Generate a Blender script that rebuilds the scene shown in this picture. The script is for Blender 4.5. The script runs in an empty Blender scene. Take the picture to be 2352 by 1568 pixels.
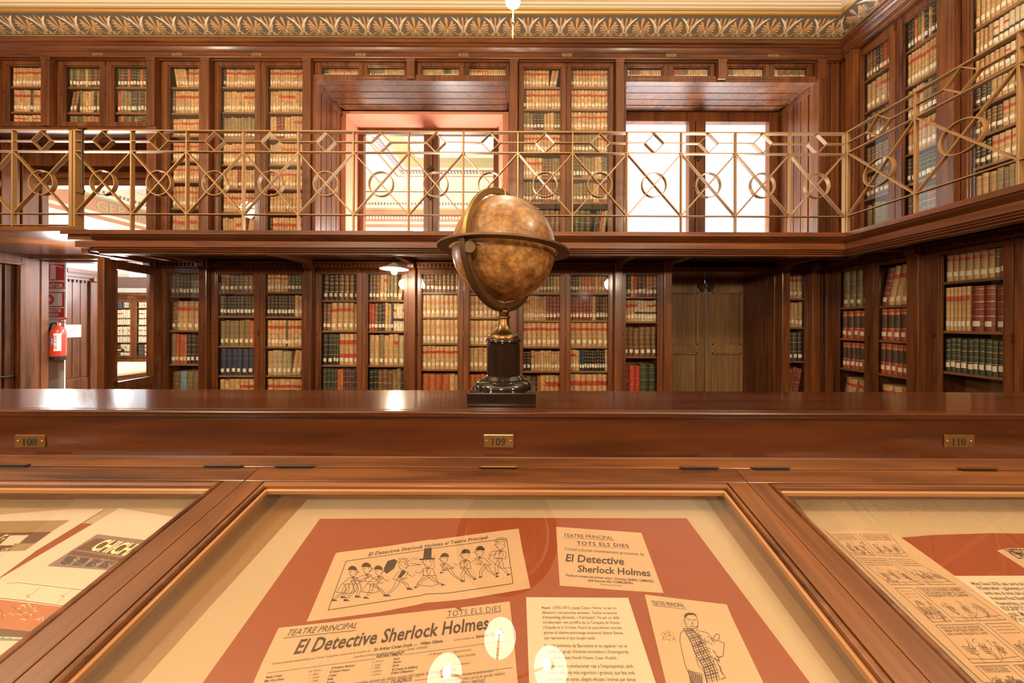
import bpy, bmesh, math, random
from mathutils import Vector, Matrix

rnd = random.Random(11)
sc = bpy.context.scene
COL = sc.collection
# ---------------------------------------------------------------- camera, world, lights, exposure
E = 1.44                      # eye height
F, CX, CY = 735.0, 1200.0, 740.0
ROLL = math.radians(0.22)
cam_data = bpy.data.cameras.new('camera')
cam_data.sensor_width = 36.0
cam_data.lens = F / 2352 * 36.0
cam_data.shift_x = -(CX - 1176) / 2352
cam_data.shift_y = (CY - 784) / 2352
cam_data.clip_start = 0.02
cam_data.clip_end = 200
cam = bpy.data.objects.new('camera', cam_data)
cam.location = (0, 0, E)
cam.matrix_world = Matrix.Translation((0, 0, E)) @ Matrix.Rotation(math.radians(90), 4, 'X') @ Matrix.Rotation(ROLL, 4, 'Z')
COL.objects.link(cam)
sc.camera = cam

world = bpy.data.worlds.new('sky')
sc.world = world
world.use_nodes = True
bg = world.node_tree.nodes['Background']
bg.inputs['Color'].default_value = (0.93, 0.96, 1.0, 1)
bg.inputs['Strength'].default_value = 1.5

sc.view_settings.view_transform = 'Standard'
sc.view_settings.look = 'None'
sc.view_settings.gamma = 1.0
sc.view_settings.use_curve_mapping = False
sc.view_settings.exposure = 0.35
sc.cycles.use_denoising = True
sc.cycles.max_bounces = 7
sc.cycles.diffuse_bounces = 4
sc.cycles.glossy_bounces = 4
sc.cycles.transparent_max_bounces = 16
sc.cycles.sample_clamp_indirect = 6.0
sc.cycles.caustics_reflective = False
sc.cycles.caustics_refractive = False

WARM = (1.0, 0.80, 0.56)
def point_light(name, loc, power, radius=0.12, color=WARM):
    d = bpy.data.lights.new(name, 'POINT')
    d.energy = power
    d.color = color
    d.shadow_soft_size = radius
    o = bpy.data.objects.new(name, d)
    o.location = loc
    COL.objects.link(o)
    return o
# point lamps added as fill, unseen: overhead in the hall and behind the viewer
for nm, x, y, z, p in (('hall_fill', -3.0, 0.15, 2.5, 180), ('hall_fill', 2.5, 0.15, 2.5, 130), ('hall_fill', -5.4, 1.2, 2.2, 80),
                       ('rear_fill', -3.6, -2.2, 1.15, 250), ('rear_fill', -0.4, -2.2, 1.25, 230), ('rear_fill', 2.6, -2.0, 1.15, 200)):
    point_light(nm, (x, y, E + z), p, 0.16)
CH = ((-0.167, 1.262), (-0.559, 1.05), (0.22, 1.093)); CHC = (-0.17, 0.93)
for x, y in CH:
    point_light('chandelier_light', (x + (CHC[0] - x) * 0.09, y + (CHC[1] - y) * 0.09, E + 2.13), 5.5, 0.03)
point_light('pendant_light', (-0.06, 2.05, E + 1.98), 24, 0.04)
point_light('gallery_lamp_light', (-1.32, 3.33, E + 0.48), 14, 0.035)
point_light('passage_fill', (-5.05, 3.5, E + 0.55), 20, 0.06, (1, 0.95, 0.9))  # added fill lamp under the bridge, brightens the signs by the extinguisher
# unseen fill lamps added to brighten the neighbouring room and the window recess
point_light('next_room_fill', (-3.4, 7.6, E + 2.0), 260, 0.3, (1, 0.95, 0.86))
point_light('next_room_fill', (-8.3, 6.3, E + 0.4), 420, 0.3, (1, 0.97, 0.95))
point_light('next_room_fill', (-1.3, 5.3, E + 1.0), 330, 0.4, (1, 0.96, 0.93))
point_light('next_room_fill', (-5.0, 5.7, E + 0.6), 110, 0.4, (0.95, 0.92, 1.0))

sky = bpy.data.lights.new('window_fill', 'AREA'); sky.shape = 'RECTANGLE'; sky.size = 2.4; sky.size_y = 1.0; sky.energy = 210; sky.color = (0.95, 0.97, 1.0)  # unseen area lamp added outside, below the sill, to brighten the recess soffit
so = bpy.data.objects.new('window_fill', sky); so.location = (2.3, 5.2, E + 0.9); so.rotation_euler = (math.radians(-143), 0, 0); COL.objects.link(so)

# ---------------------------------------------------------------- photo-measure helpers
def cor(px, py):
    dx, dy = px - 1176, py - 784
    c, s = math.cos(ROLL), math.sin(ROLL)
    return 1176 + dx * c + dy * s, 784 - dx * s + dy * c
def PX(px, Y, py=784):
    return (cor(px, py)[0] - CX) / F * Y
def PZ(py, Y, px=1176):
    return E + (CY - cor(px, py)[1]) / F * Y
def YR(px, X):               # depth of a pixel column on a plane of constant X
    return X * F / (cor(px, 784)[0] - CX)

# ---------------------------------------------------------------- mesh builder
class MB:
    def __init__(s):
        s.v, s.f, s.m, s.c, s.col = [], [], [], [], None
    def add(s, vs, fs, m=0):
        n = len(s.v)
        s.v += [tuple(p) for p in vs]
        s.f += [tuple(i + n for i in f) for f in fs]
        s.m += [m] * len(fs)
        s.c += [s.col] * len(vs)
    def box(s, x0, x1, y0, y1, z0, z1, m=0):
        if x0 > x1: x0, x1 = x1, x0
        if y0 > y1: y0, y1 = y1, y0
        if z0 > z1: z0, z1 = z1, z0
        s.add([(x0, y0, z0), (x1, y0, z0), (x1, y1, z0), (x0, y1, z0), (x0, y0, z1), (x1, y0, z1), (x1, y1, z1), (x0, y1, z1)],
              [(0, 3, 2, 1), (4, 5, 6, 7), (0, 1, 5, 4), (1, 2, 6, 5), (2, 3, 7, 6), (3, 0, 4, 7)], m)
    def prism(s, prof, axis, a0, a1, m=0):
        n = len(prof)
        def P(p, a):
            return (a, p[0], p[1]) if axis == 'x' else (p[0], a, p[1]) if axis == 'y' else (p[0], p[1], a)
        s.add([P(p, a0) for p in prof] + [P(p, a1) for p in prof],
              [(i, (i + 1) % n, (i + 1) % n + n, i + n) for i in range(n)] + [tuple(range(n))[::-1], tuple(range(n, 2 * n))], m)
    def lathe(s, prof, c=(0, 0, 0), n=40, m=0):
        k = len(prof)
        vs = [(c[0] + r * math.cos(2 * math.pi * i / n), c[1] + r * math.sin(2 * math.pi * i / n), c[2] + z) for i in range(n) for r, z in prof]
        fs = [(i * k + j, ((i + 1) % n) * k + j, ((i + 1) % n) * k + j + 1, i * k + j + 1) for i in range(n) for j in range(k - 1)]
        s.add(vs, fs, m)
    def tube(s, pts, r, n=8, m=0, closed=False):
        pts = [Vector(p) for p in pts]
        L = len(pts)
        vs = []
        for i, p in enumerate(pts):
            a = pts[(i - 1) % L] if (closed or i > 0) else p
            b = pts[(i + 1) % L] if (closed or i < L - 1) else p
            t = (b - a).normalized()
            u = t.cross(Vector((0, 0, 1)))
            if u.length < 1e-3: u = t.cross(Vector((1, 0, 0)))
            u.normalize(); w = t.cross(u)
            rr = r[i] if isinstance(r, (list, tuple)) else r
            vs += [p + u * (rr * math.cos(2 * math.pi * j / n)) + w * (rr * math.sin(2 * math.pi * j / n)) for j in range(n)]
        fs = [(i * n + j, i * n + (j + 1) % n, ((i + 1) % L) * n + (j + 1) % n, ((i + 1) % L) * n + j) for i in range(L if closed else L - 1) for j in range(n)]
        if not closed: fs += [tuple(range(n))[::-1], tuple(range((L - 1) * n, L * n))]
        s.add(vs, fs, m)
    def band(s, pts, thick, y0, y1, m=0, closed=False):
        """flat bar bent along a line in the x-z plane, its width running along y"""
        L = len(pts); vs = []
        for i, p in enumerate(pts):
            a = pts[(i - 1) % L] if (closed or i > 0) else p
            b = pts[(i + 1) % L] if (closed or i < L - 1) else p
            tx, tz = b[0] - a[0], b[1] - a[1]
            l = math.hypot(tx, tz) or 1
            nx, nz = -tz / l * thick / 2, tx / l * thick / 2
            vs += [(p[0] + nx, y0, p[1] + nz), (p[0] - nx, y0, p[1] - nz), (p[0] - nx, y1, p[1] - nz), (p[0] + nx, y1, p[1] + nz)]
        fs = [(i * 4 + j, i * 4 + (j + 1) % 4, ((i + 1) % L) * 4 + (j + 1) % 4, ((i + 1) % L) * 4 + j) for i in range(L if closed else L - 1) for j in range(4)]
        if not closed: fs += [(3, 2, 1, 0), tuple(range((L - 1) * 4, L * 4))]
        s.add(vs, fs, m)
    def poly(s, pts, m=0):
        s.add(pts, [tuple(range(len(pts)))], m)
    def build(s, name, mats, parent=None, smooth=False, bevel=0.0, seg=2):
        me = bpy.data.meshes.new(name)
        me.from_pydata(s.v, [], s.f)
        for mt in (mats if isinstance(mats, (list, tuple)) else [mats]): me.materials.append(mt)
        me.polygons.foreach_set('material_index', s.m)
        if any(c is not None for c in s.c):
            at = me.color_attributes.new('tint', 'FLOAT_COLOR', 'POINT')
            at.data.foreach_set('color', [x for c in s.c for x in ((c[0], c[1], c[2], 1.0) if c else (0.5, 0.5, 0.5, 1.0))])
        if smooth:
            me.polygons.foreach_set('use_smooth', [True] * len(me.polygons))
            me.set_sharp_from_angle(angle=math.radians(38))
        me.update()
        o = bpy.data.objects.new(name, me)
        COL.objects.link(o)
        if parent is not None: o.parent = parent
        if bevel:
            b = o.modifiers.new('bevel', 'BEVEL')
            b.width = bevel; b.segments = seg; b.limit_method = 'ANGLE'; b.angle_limit = math.radians(40)
            b.harden_normals = False
        return o

def empty(name, loc=(0, 0, 0), rot=(0, 0, 0)):
    o = bpy.data.objects.new(name, None)
    o.location = loc; o.rotation_euler = rot
    o.empty_display_size = 0.1
    COL.objects.link(o)
    return o
def tag(o, label, cat, group=None, kind=None):
    o['label'] = label; o['category'] = cat
    if group: o['group'] = group
    if kind: o['kind'] = kind
    return o
def struct(o, label=None, cat=None):
    o['kind'] = 'structure'
    if label: o['label'] = label
    if cat: o['category'] = cat
    return o

# ---------------------------------------------------------------- materials
def newmat(name):
    m = bpy.data.materials.new(name); m.use_nodes = True
    nt = m.node_tree
    return m, nt, nt.nodes, nt.links, nt.nodes['Principled BSDF']
def plain(name, col, rough=0.5, metal=0.0, coat=0.0, emit=None, es=0.0, noise=0.0, nscale=20.0):
    m, nt, N, L, p = newmat(name)
    p.inputs['Base Color'].default_value = (*col, 1)
    p.inputs['Roughness'].default_value = rough
    p.inputs['Metallic'].default_value = metal
    p.inputs['Coat Weight'].default_value = coat
    if emit:
        p.inputs['Emission Color'].default_value = (*emit, 1)
        p.inputs['Emission Strength'].default_value = es
    if noise:
        tc = N.new('ShaderNodeTexCoord'); nz = N.new('ShaderNodeTexNoise'); nz.inputs['Scale'].default_value = nscale; nz.inputs['Detail'].default_value = 5
        L.new(tc.outputs['Object'], nz.inputs['Vector'])
        mx = N.new('ShaderNodeMix'); mx.data_type = 'RGBA'
        mx.inputs['A'].default_value = (*[c * (1 - noise) for c in col], 1); mx.inputs['B'].default_value = (*[min(1, c * (1 + noise)) for c in col], 1)
        L.new(nz.outputs['Fac'], mx.inputs['Factor']); L.new(mx.outputs['Result'], p.inputs['Base Color'])
    return m
def wood(name, dark, light, axis='z', rough=0.36, scale=1.0, coat=0.2, contrast=(0.34, 0.68), bump=0.06, coat_rough=0.12):
    m, nt, N, L, p = newmat(name)
    tc = N.new('ShaderNodeTexCoord'); mp = N.new('ShaderNodeMapping'); oi = N.new('ShaderNodeObjectInfo')
    s = {'x': (1.1, 15, 15), 'y': (15, 1.1, 15), 'z': (15, 15, 1.1)}[axis]
    mp.inputs['Scale'].default_value = [k * scale for k in s]
    vm = N.new('ShaderNodeVectorMath'); vm.operation = 'SCALE'; vm.inputs[0].default_value = (17, 23, 31)
    L.new(oi.outputs['Random'], vm.inputs['Scale'])
    L.new(tc.outputs['Object'], mp.inputs['Vector']); L.new(vm.outputs['Vector'], mp.inputs['Location'])
    n1 = N.new('ShaderNodeTexNoise'); n1.inputs['Scale'].default_value = 1.6; n1.inputs['Detail'].default_value = 7; n1.inputs['Roughness'].default_value = 0.62; n1.inputs['Distortion'].default_value = 0.7
    n2 = N.new('ShaderNodeTexNoise'); n2.inputs['Scale'].default_value = 0.28; n2.inputs['Detail'].default_value = 3
    L.new(mp.outputs['Vector'], n1.inputs['Vector']); L.new(mp.outputs['Vector'], n2.inputs['Vector'])
    mx = N.new('ShaderNodeMath'); mx.operation = 'MULTIPLY_ADD'; mx.inputs[1].default_value = 0.55; 
    m2 = N.new('ShaderNodeMath'); m2.operation = 'MULTIPLY'; m2.inputs[1].default_value = 0.45
    L.new(n2.outputs['Fac'], m2.inputs[0]); L.new(n1.outputs['Fac'], mx.inputs[0]); L.new(m2.outputs[0], mx.inputs[2])
    cr = N.new('ShaderNodeValToRGB')
    cr.color_ramp.elements[0].position = contrast[0]; cr.color_ramp.elements[0].color = (*dark, 1)
    cr.color_ramp.elements[1].position = contrast[1]; cr.color_ramp.elements[1].color = (*light, 1)
    L.new(mx.outputs[0], cr.inputs['Fac']); L.new(cr.outputs['Color'], p.inputs['Base Color'])
    p.inputs['Roughness'].default_value = rough
    p.inputs['Coat Weight'].default_value = coat; p.inputs['Coat Roughness'].default_value = coat_rough
    if bump:
        b = N.new('ShaderNodeBump'); b.inputs['Strength'].default_value = bump; b.inputs['Distance'].default_value = 0.004
        L.new(n1.outputs['Fac'], b.inputs['Height']); L.new(b.outputs['Normal'], p.inputs['Normal'])
    return m
def glass(name, tint=(1, 1, 1), rough=0.0):
    m, nt, N, L, p = newmat(name)
    N.remove(p)
    out = [n for n in N if n.type == 'OUTPUT_MATERIAL'][0]
    tr = N.new('ShaderNodeBsdfTransparent'); tr.inputs['Color'].default_value = (*tint, 1)
    gl = N.new('ShaderNodeBsdfGlossy'); gl.inputs['Roughness'].default_value = rough
    lw = N.new('ShaderNodeLayerWeight'); lw.inputs['Blend'].default_value = 0.5
    pw = N.new('ShaderNodeMath'); pw.operation = 'POWER'; pw.inputs[1].default_value = 5.0; L.new(lw.outputs['Facing'], pw.inputs[0])
    fr = N.new('ShaderNodeMath'); fr.operation = 'MULTIPLY_ADD'; fr.inputs[1].default_value = 0.96; fr.inputs[2].default_value = 0.04; L.new(pw.outputs[0], fr.inputs[0])
    mx = N.new('ShaderNodeMixShader')
    L.new(fr.outputs[0], mx.inputs[0]); L.new(tr.outputs[0], mx.inputs[1]); L.new(gl.outputs[0], mx.inputs[2]); L.new(mx.outputs[0], out.inputs['Surface'])
    return m

D1, L1 = (0.042, 0.0105, 0.0032), (0.225, 0.074, 0.0195)
WV = wood('mahogany_upright', D1, L1, 'z')
WH = wood('mahogany_lengthwise', D1, L1, 'x')
WD = wood('mahogany_crosswise', D1, L1, 'y')
WTOP = wood('polished_dark_mahogany', (0.018, 0.0042, 0.0016), (0.125, 0.036, 0.0095), 'x', rough=0.2, scale=0.62, coat=0.6, contrast=(0.36, 0.68), coat_rough=0.08)
WLID = wood('lid_mahogany', (0.040, 0.0105, 0.003), (0.20, 0.070, 0.018), 'x', rough=0.4, coat=0.18, contrast=(0.38, 0.64))
WLIDY = wood('lid_mahogany_side', (0.050, 0.0135, 0.0038), (0.22, 0.078, 0.020), 'y', rough=0.4, coat=0.18, contrast=(0.38, 0.64))
WSHELF = wood('shelf_board', (0.14, 0.058, 0.022), (0.33, 0.16, 0.065), 'x', rough=0.5, coat=0.1)
WINN = wood('case_lining', (0.20, 0.095, 0.035), (0.36, 0.19, 0.08), 'y', rough=0.5, coat=0.1)
WDOOR = wood('worn_brown_door', (0.125, 0.064, 0.024), (0.29, 0.168, 0.068), 'z', rough=0.4, coat=0.2)
GLASS = glass('window_glass')
GLASSC = glass('case_glass', (0.985, 0.985, 0.97))
BRASS = plain('aged_brass', (0.50, 0.34, 0.13), 0.32, 1.0, noise=0.25, nscale=30)
BRASSD = plain('dark_brass', (0.20, 0.115, 0.045), 0.36, 1.0, noise=0.3, nscale=30)
IRON = plain('dark_iron', (0.05, 0.035, 0.022), 0.5, 0.6)
GOLDP = plain('bronze_painted_iron', (0.34, 0.195, 0.075), 0.42, 0.35, noise=0.12, nscale=60)
BLACKW = plain('ebonised_wood', (0.011, 0.007, 0.005), 0.16, 0.0, coat=0.6, noise=0.4, nscale=25)
SALMON = plain('salmon_plaster', (0.68, 0.27, 0.155), 0.8, noise=0.05, nscale=6)
PLASTER = plain('cream_plaster', (0.75, 0.68, 0.55), 0.8, noise=0.05, nscale=6)
CEIL = plain('cream_moulding', (0.78, 0.66, 0.45), 0.65)
GILD = plain('gilding', (0.72, 0.46, 0.16), 0.4, 0.6)
WHITE = plain('white_paint', (0.8, 0.8, 0.78), 0.5)
FLOORM = wood('floor_boards', (0.07, 0.028, 0.012), (0.17, 0.075, 0.03), 'y', rough=0.35)

# ---------------------------------------------------------------- room shell
YB, XRL, XRU = 3.75, 3.55, 3.72       # door planes: back wall, right wall below and above the gallery
YG, XG = 3.0, 3.02                    # front faces of the two galleries
Z_DECK = E + 0.845
Z_SOF = E + 0.72
Z_LINT = E + 2.82                     # soffit of the upper window recesses
W1 = (-2.44, -0.15); W2 = (1.18, 3.44); LD = (1.66, 3.01); PASS = (-6.39, -4.36)
Y_FR = 4.29

b = MB(); b.box(-12, 5, -4, 11, -0.1, 0); struct(b.build('floor', FLOORM), 'dark boarded floor of the reading room', 'floor')
# walls are blocks between the openings
b = MB()
def wb(x0, x1, z0, z1): b.box(x0, x1, 4.14, 4.42, z0, z1)
ZC = E + 3.46
e_ = 0.03
wb(-12, PASS[0] - 0.25, 0, ZC); wb(PASS[0] - 0.25, PASS[1] + e_, E + 2.0, ZC); wb(PASS[0] - 0.25, PASS[1] + e_, E + 0.80, Z_DECK + 0.02)
wb(PASS[1] + e_, W1[0] - e_, 0, ZC); wb(W1[0] - e_, W1[1] + e_, 0, Z_DECK - 0.02); wb(W1[0] - e_, W1[1] + e_, Z_LINT + 0.05, ZC)
wb(W1[1] + e_, W2[0] - e_, 0, ZC); wb(W2[0] - e_, LD[0] - e_, 0, Z_DECK - 0.02); wb(LD[0] - e_, LD[1] + e_, E + 0.64, Z_DECK - 0.02); wb(LD[1] + e_, W2[1] + e_, 0, Z_DECK - 0.02)
wb(W2[0] - e_, W2[1] + e_, Z_LINT + 0.05, ZC); wb(W2[1] + e_, 4.5, 0, ZC)
struct(b.build('wall_back', WV), 'wood-lined end wall behind the bookcases', 'wall')
b = MB(); b.box(4.12, 4.4, -4, 4.14, 0, ZC); struct(b.build('wall_right', WV), 'wood-lined wall behind the side bookcases', 'wall')
b = MB(); b.box(-6.75, -6.55, -4, 3.55, 0, ZC); struct(b.build('wall_left', WV), 'wood-lined side wall of the reading room', 'wall')
b = MB(); b.box(-6.75, 4.4, -4.2, -4.0, 0, ZC); struct(b.build('wall_front', WV), 'wood-lined wall behind the viewer', 'wall')
b = MB(); b.box(-6.75, 4.4, -4.2, 4.42, ZC, ZC + 0.12); struct(b.build('ceiling', CEIL), 'cream plaster ceiling', 'ceiling')

# stepped cream and gilt ceiling moulding, above the painted frieze
def two_walls(name, prof, mats, label, cat, bevel=0.0, x_left=-6.6, split=False):
    """profile of (distance from wall-plane origin, z): run along the back wall and along the right wall"""
    b = MB()
    b.prism([(YB + d, E + z) for d, z in prof], 'x', x_left, 4.1)
    b.prism([(XRU + d, E + z) for d, z in prof], 'y', -4.0, 4.13)
    o = b.build(name, mats, bevel=bevel)
    return struct(o, label, cat)
two_walls('trim_1', [(-0.25, 3.365), (-0.262, 3.368), (-0.272, 3.378), (-0.272, 3.385), (-0.285, 3.39), (-0.285, 3.47), (0.3, 3.47), (0.3, 3.365)], GILD, 'gilt bead between ceiling moulding and painted frieze', 'moulding', 0.002)
two_walls('trim_2', [(-0.285, 3.392), (-0.30, 3.395), (-0.31, 3.405), (-0.325, 3.408), (-0.335, 3.422), (-0.35, 3.426), (-0.36, 3.440), (-0.40, 3.444), (-0.40, 3.47), (-0.2, 3.47), (-0.2, 3.392)], CEIL, 'stepped cream ceiling moulding', 'moulding', 0.002)
# wooden crown cornice
two_walls('trim_3', [(-0.09, 3.25), (-0.09, 3.207), (-0.082, 3.202), (-0.068, 3.196), (-0.068, 3.186), (-0.078, 3.182), (-0.078, 3.176), (-0.062, 3.165), (-0.05, 3.145), (-0.042, 3.134), (-0.042, 3.128),
                     (-0.032, 3.122), (-0.032, 3.076), (-0.042, 3.073), (-0.047, 3.063), (-0.042, 3.053), (-0.02, 3.05), (-0.02, 3.04), (0.3, 3.04), (0.3, 3.25)], WH, 'mahogany crown cornice over the gallery bookcases', 'cornice', 0.002)

# painted frieze: palmettes and lotus flowers on a sloping dark band
FR_D, FR_O, FR_C, FR_G = (plain('frieze_ground', (0.135, 0.105, 0.075), 0.7, noise=0.15, nscale=8), plain('frieze_ochre', (0.60, 0.36, 0.165), 0.6),
                          plain('frieze_cream', (0.82, 0.73, 0.56), 0.6), plain('frieze_gold', (0.50, 0.33, 0.12), 0.55))
def frieze(name, axis, a0, a1, label):
    b = MB()
    p0, p1 = ((-0.093, 3.25), (-0.247, 3.366))
    base = YB if axis == 'x' else XRU
    b.prism([(base + p0[0], E + p0[1]), (base + p1[0], E + p1[1]), (base + 0.2, E + p1[1]), (base + 0.2, E + p0[1])], axis, a0, a1, 0)
    nx, nz = -(p1[1] - p0[1]), -(p0[0] - p1[0])
    l = math.hypot(nx, nz); nx, nz = nx / l * 0.0012, nz / l * 0.0012
    def S(s, t, k=1):
        d = base + p0[0] + (p1[0] - p0[0]) * t + nx * k; z = E + p0[1] + (p1[1] - p0[1]) * t + nz * k
        return (s, d, z) if axis == 'x' else (d, s, z)
    U = 0.363 / 735
    def leaf(c, pts, m, k=1): b.poly([S(c + x * U, (y + 5) / 525, k) for x, y in pts], m)
    def petal(c, x0, y0, x1, y1, w, m, bend=0.0, tipw=1.0, k=1):
        dx, dy = x1 - x0, y1 - y0; L = math.hypot(dx, dy); ux, uy = dx / L, dy / L; px, py = -uy, ux
        lft, rgt = [], []
        for i in range(9):
            t = i / 8
            ww = w / 2 * (0.22 + 0.78 * (t / 0.78) ** 0.9 if t < 0.78 else math.sqrt(max(0, 1 - ((t - 0.78) / 0.22) ** 2))) * (1 if t < 0.5 else tipw)
            o = bend * L * math.sin(math.pi * t)
            bx, by = x0 + dx * t + px * o, y0 + dy * t + py * o
            lft.append((bx + px * ww, by + py * ww)); rgt.append((bx - px * ww, by - py * ww))
        leaf(c, lft + rgt[::-1], m, k)
    def stroke(c, pts, w, m, k=1):
        for (xa, ya), (xb, yb) in zip(pts, pts[1:]):
            L = math.hypot(xb - xa, yb - ya) or 1; px, py = -(yb - ya) / L * w / 2, (xb - xa) / L * w / 2
            leaf(c, [(xa + px, ya + py), (xb + px, yb + py), (xb - px, yb - py), (xa - px, ya - py)], m, k)
    def spiral(c, x, y, r, sgn, m, turns=1.6):
        pts = [(x + sgn * r * (1 - 0.8 * i / 20) * math.cos(1.6 + 2 * math.pi * turns * i / 20), y + r * (1 - 0.8 * i / 20) * math.sin(1.6 + 2 * math.pi * turns * i / 20)) for i in range(21)]
        stroke(c, pts, 15, m)
    c0 = PX(1099, 3.6) if axis == 'x' else XRU - 0.30
    i0, i1 = (-16, 12) if axis == 'x' else (-4, 1)
    for i in range(i0, i1 + 1):
        c = c0 + i * 0.363
        if c < a0 + 0.2 or c > a1 - 0.05: continue
        # palmette
        petal(c, 0, 215, 0, 465, 66, 1)
        for sg in (-1, 1):
            petal(c, sg * 18, 200, sg * 145, 385, 54, 1, -0.05 * sg); petal(c, sg * 30, 190, sg * 205, 300, 46, 1, 0.10 * sg)
            petal(c, sg * 38, 175, sg * 212, 225, 40, 1, 0.13 * sg); petal(c, sg * 44, 158, sg * 200, 160, 36, 1, 0.13 * sg)
            spiral(c, sg * 72, 85, 55, sg, 3)
            stroke(c, [(sg * 72 + sg * 0, 140), (sg * 130, 135), (sg * 190, 95), (sg * 250, 52), (sg * 310, 40), (sg * 350, 60)], 16, 3)
        leaf(c, [(-36, 165), (0, 205), (36, 165), (8, 90), (-8, 90)], 1)
        # lotus between palmettes
        h = c + 367 * U
        for sg in (-1, 1):
            leaf(h, [(sg * 6, 115), (sg * 62, 235), (sg * 125, 330), (sg * 255, 470), (sg * 170, 430), (sg * 95, 375), (sg * 48, 310), (sg * 18, 225)], 2)
            petal(h, sg * 14, 250, sg * 105, 460, 40, 1, -0.08 * sg)
            leaf(h, [(sg * 30, 90), (sg * 60, 180), (sg * 120, 290), (sg * 70, 275), (sg * 25, 190), (sg * 12, 110)], 1)
            leaf(h, [(sg * 28, 95), (sg * 75, 120), (sg * 100, 75), (sg * 60, 55), (sg * 30, 65)], 1)
            spiral(h, sg * 68, 72, 42, sg, 3, 1.2)
        petal(h, 0, 190, 0, 475, 38, 1)
        stroke(h, [(-10, 130), (0, 105), (10, 130)], 8, 2)
    for t0, t1 in ((0.0, 0.03),):
        b.poly([S(a0, t0), S(a1, t0), S(a1, t1), S(a0, t1)], 3)
    return struct(b.build(name, [FR_D, FR_O, FR_C, FR_G]), label, 'painted frieze')
frieze('trim_4', 'x', -6.5, 3.95, 'dark frieze painted with palmettes and lotus along the end wall')
frieze('trim_5', 'y', -1.0, 3.95, 'dark frieze painted with palmettes along the side wall')

# gallery floors with moulded edges
EDGE = [(-0.03, 0.845), (-0.03, 0.803), (-0.018, 0.80), (-0.012, 0.79), (0.02, 0.765), (0.035, 0.752), (0.0, 0.750), (0.0, 0.692), (0.018, 0.688), (0.018, 0.676), (0.036, 0.672), (0.036, 0.660), (0.055, 0.655), (0.055, 0.64),
        (0.14, 0.64), (0.14, 0.72), (0.30, 0.72), (0.30, 0.845)]
def edge_run(axis, base, a0, a1, ret=None):
    b = MB(); b.prism([(base + d, E + z) for d, z in EDGE], axis, a0, a1); return b
b = edge_run('x', YG, -4.05, XG + 0.2)
# returned left end: each layer ends further in
b.box(-4.30, -4.05, YG - 0.03, YG + 0.3, E + 0.803, E + 0.845); b.box(-4.27, -4.05, YG, YG + 0.3, E + 0.76, E + 0.803)
b.box(-4.20, -4.05, YG, YG + 0.3, E + 0.69, E + 0.75); b.box(-4.12, -4.05, YG + 0.04, YG + 0.3, E + 0.66, E + 0.69)
struct(b.build('trim_6', WH, bevel=0.003), 'moulded mahogany edge of the gallery across the end wall', 'moulding')
b = edge_run('y', XG, -2.0, YG + 0.2)
struct(b.build('trim_7', WD, bevel=0.003), 'moulded mahogany edge of the side gallery', 'moulding')
b = MB()
b.box(-4.2, XG + 0.1, YG + 0.25, 4.15, Z_SOF, Z_DECK - 0.01)
for px in (357, 475, 713, 948, 1178, 1418, 1530, 1795, 1885):
    x = PX(px, YB); b.box(x - 0.035, x + 0.035, YG + 0.14, YB + 0.05, Z_SOF - 0.06, Z_SOF)
b.box(XG + 0.08, 4.13, -2.0, 4.15, Z_SOF + 0.001, Z_DECK - 0.012)
for y in (3.3, 2.93, 2.05): b.box(XG + 0.14, XRL + 0.05, y - 0.035, y + 0.035, Z_SOF - 0.06, Z_SOF)
struct(b.build('floor_gallery', WD, bevel=0.003), 'wooden gallery floor on beams', 'gallery floor')
b = MB(); b.box(-6.39, -4.2, YG - 0.01, 4.16, E + 0.835, Z_DECK + 0.035)
struct(b.build('floor_bridge', WH, bevel=0.003), 'thin wooden bridge carrying the gallery over the doorway', 'gallery floor')

# panelled recess linings (upper windows)
def planks(b, x0, x1, y0, y1, z0, z1, axis, n, gap=0.008, depth=0.006):
    """boards along a face: axis 'jx' = jamb facing +-x (boards vertical, spread over y); 'so' = soffit (boards along x, spread over y)"""
    w = (y1 - y0) / n
    for i in range(n):
        if axis == 'jx': b.box(x0, x1, y0 + i * w + gap / 2, y0 + (i + 1) * w - gap / 2, z0, z1)
        else: b.box(x0, x1, y0 + i * w + gap / 2, y0 + (i + 1) * w - gap / 2, z0, z1)
def recess(win, z0, z1, name, label, left=True, right=True):
    b = MB()
    if left: b.box(win[0] - 0.06, win[0], YB - 0.02, Y_FR + 0.1, z0, z1 + 0.06)
    if right: b.box(win[1], win[1] + 0.06, YB - 0.02, Y_FR + 0.1, z0, z1 + 0.06)
    b.box(win[0], win[1], YB - 0.02, Y_FR + 0.1, z1 + 0.02, z1 + 0.06)
    planks(b, win[0], win[0] + 0.012, YB + 0.10, Y_FR - 0.03, z0, z1 - 0.07, 'jx', 4)
    planks(b, win[1] - 0.012, win[1], YB + 0.10, Y_FR - 0.03, z0, z1 - 0.07, 'jx', 4)
    for x0, x1 in ((win[0], win[0] + 0.02), (win[1] - 0.02, win[1])):
        b.box(x0, x1, YB - 0.02, YB + 0.08, z0, z1); b.box(x0, x1, YB + 0.08, Y_FR, z1 - 0.07, z1)
    planks(b, win[0] + 0.06, win[1] - 0.06, YB + 0.06, Y_FR - 0.02, z1, z1 + 0.02, 'so', 4, 0.014)
    b.box(win[0], win[1], YB - 0.02, YB + 0.05, z1 - 0.012, z1 + 0.02)
    return struct(b.build(name, WV, bevel=0.003), label, 'window lining')
recess(W1, Z_DECK, Z_LINT, 'trim_8', 'boarded mahogany lining of the recess round the salmon window')
recess(W2, Z_DECK, Z_LINT, 'trim_9', 'boarded mahogany lining of the recess round the bright white window')

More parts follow.
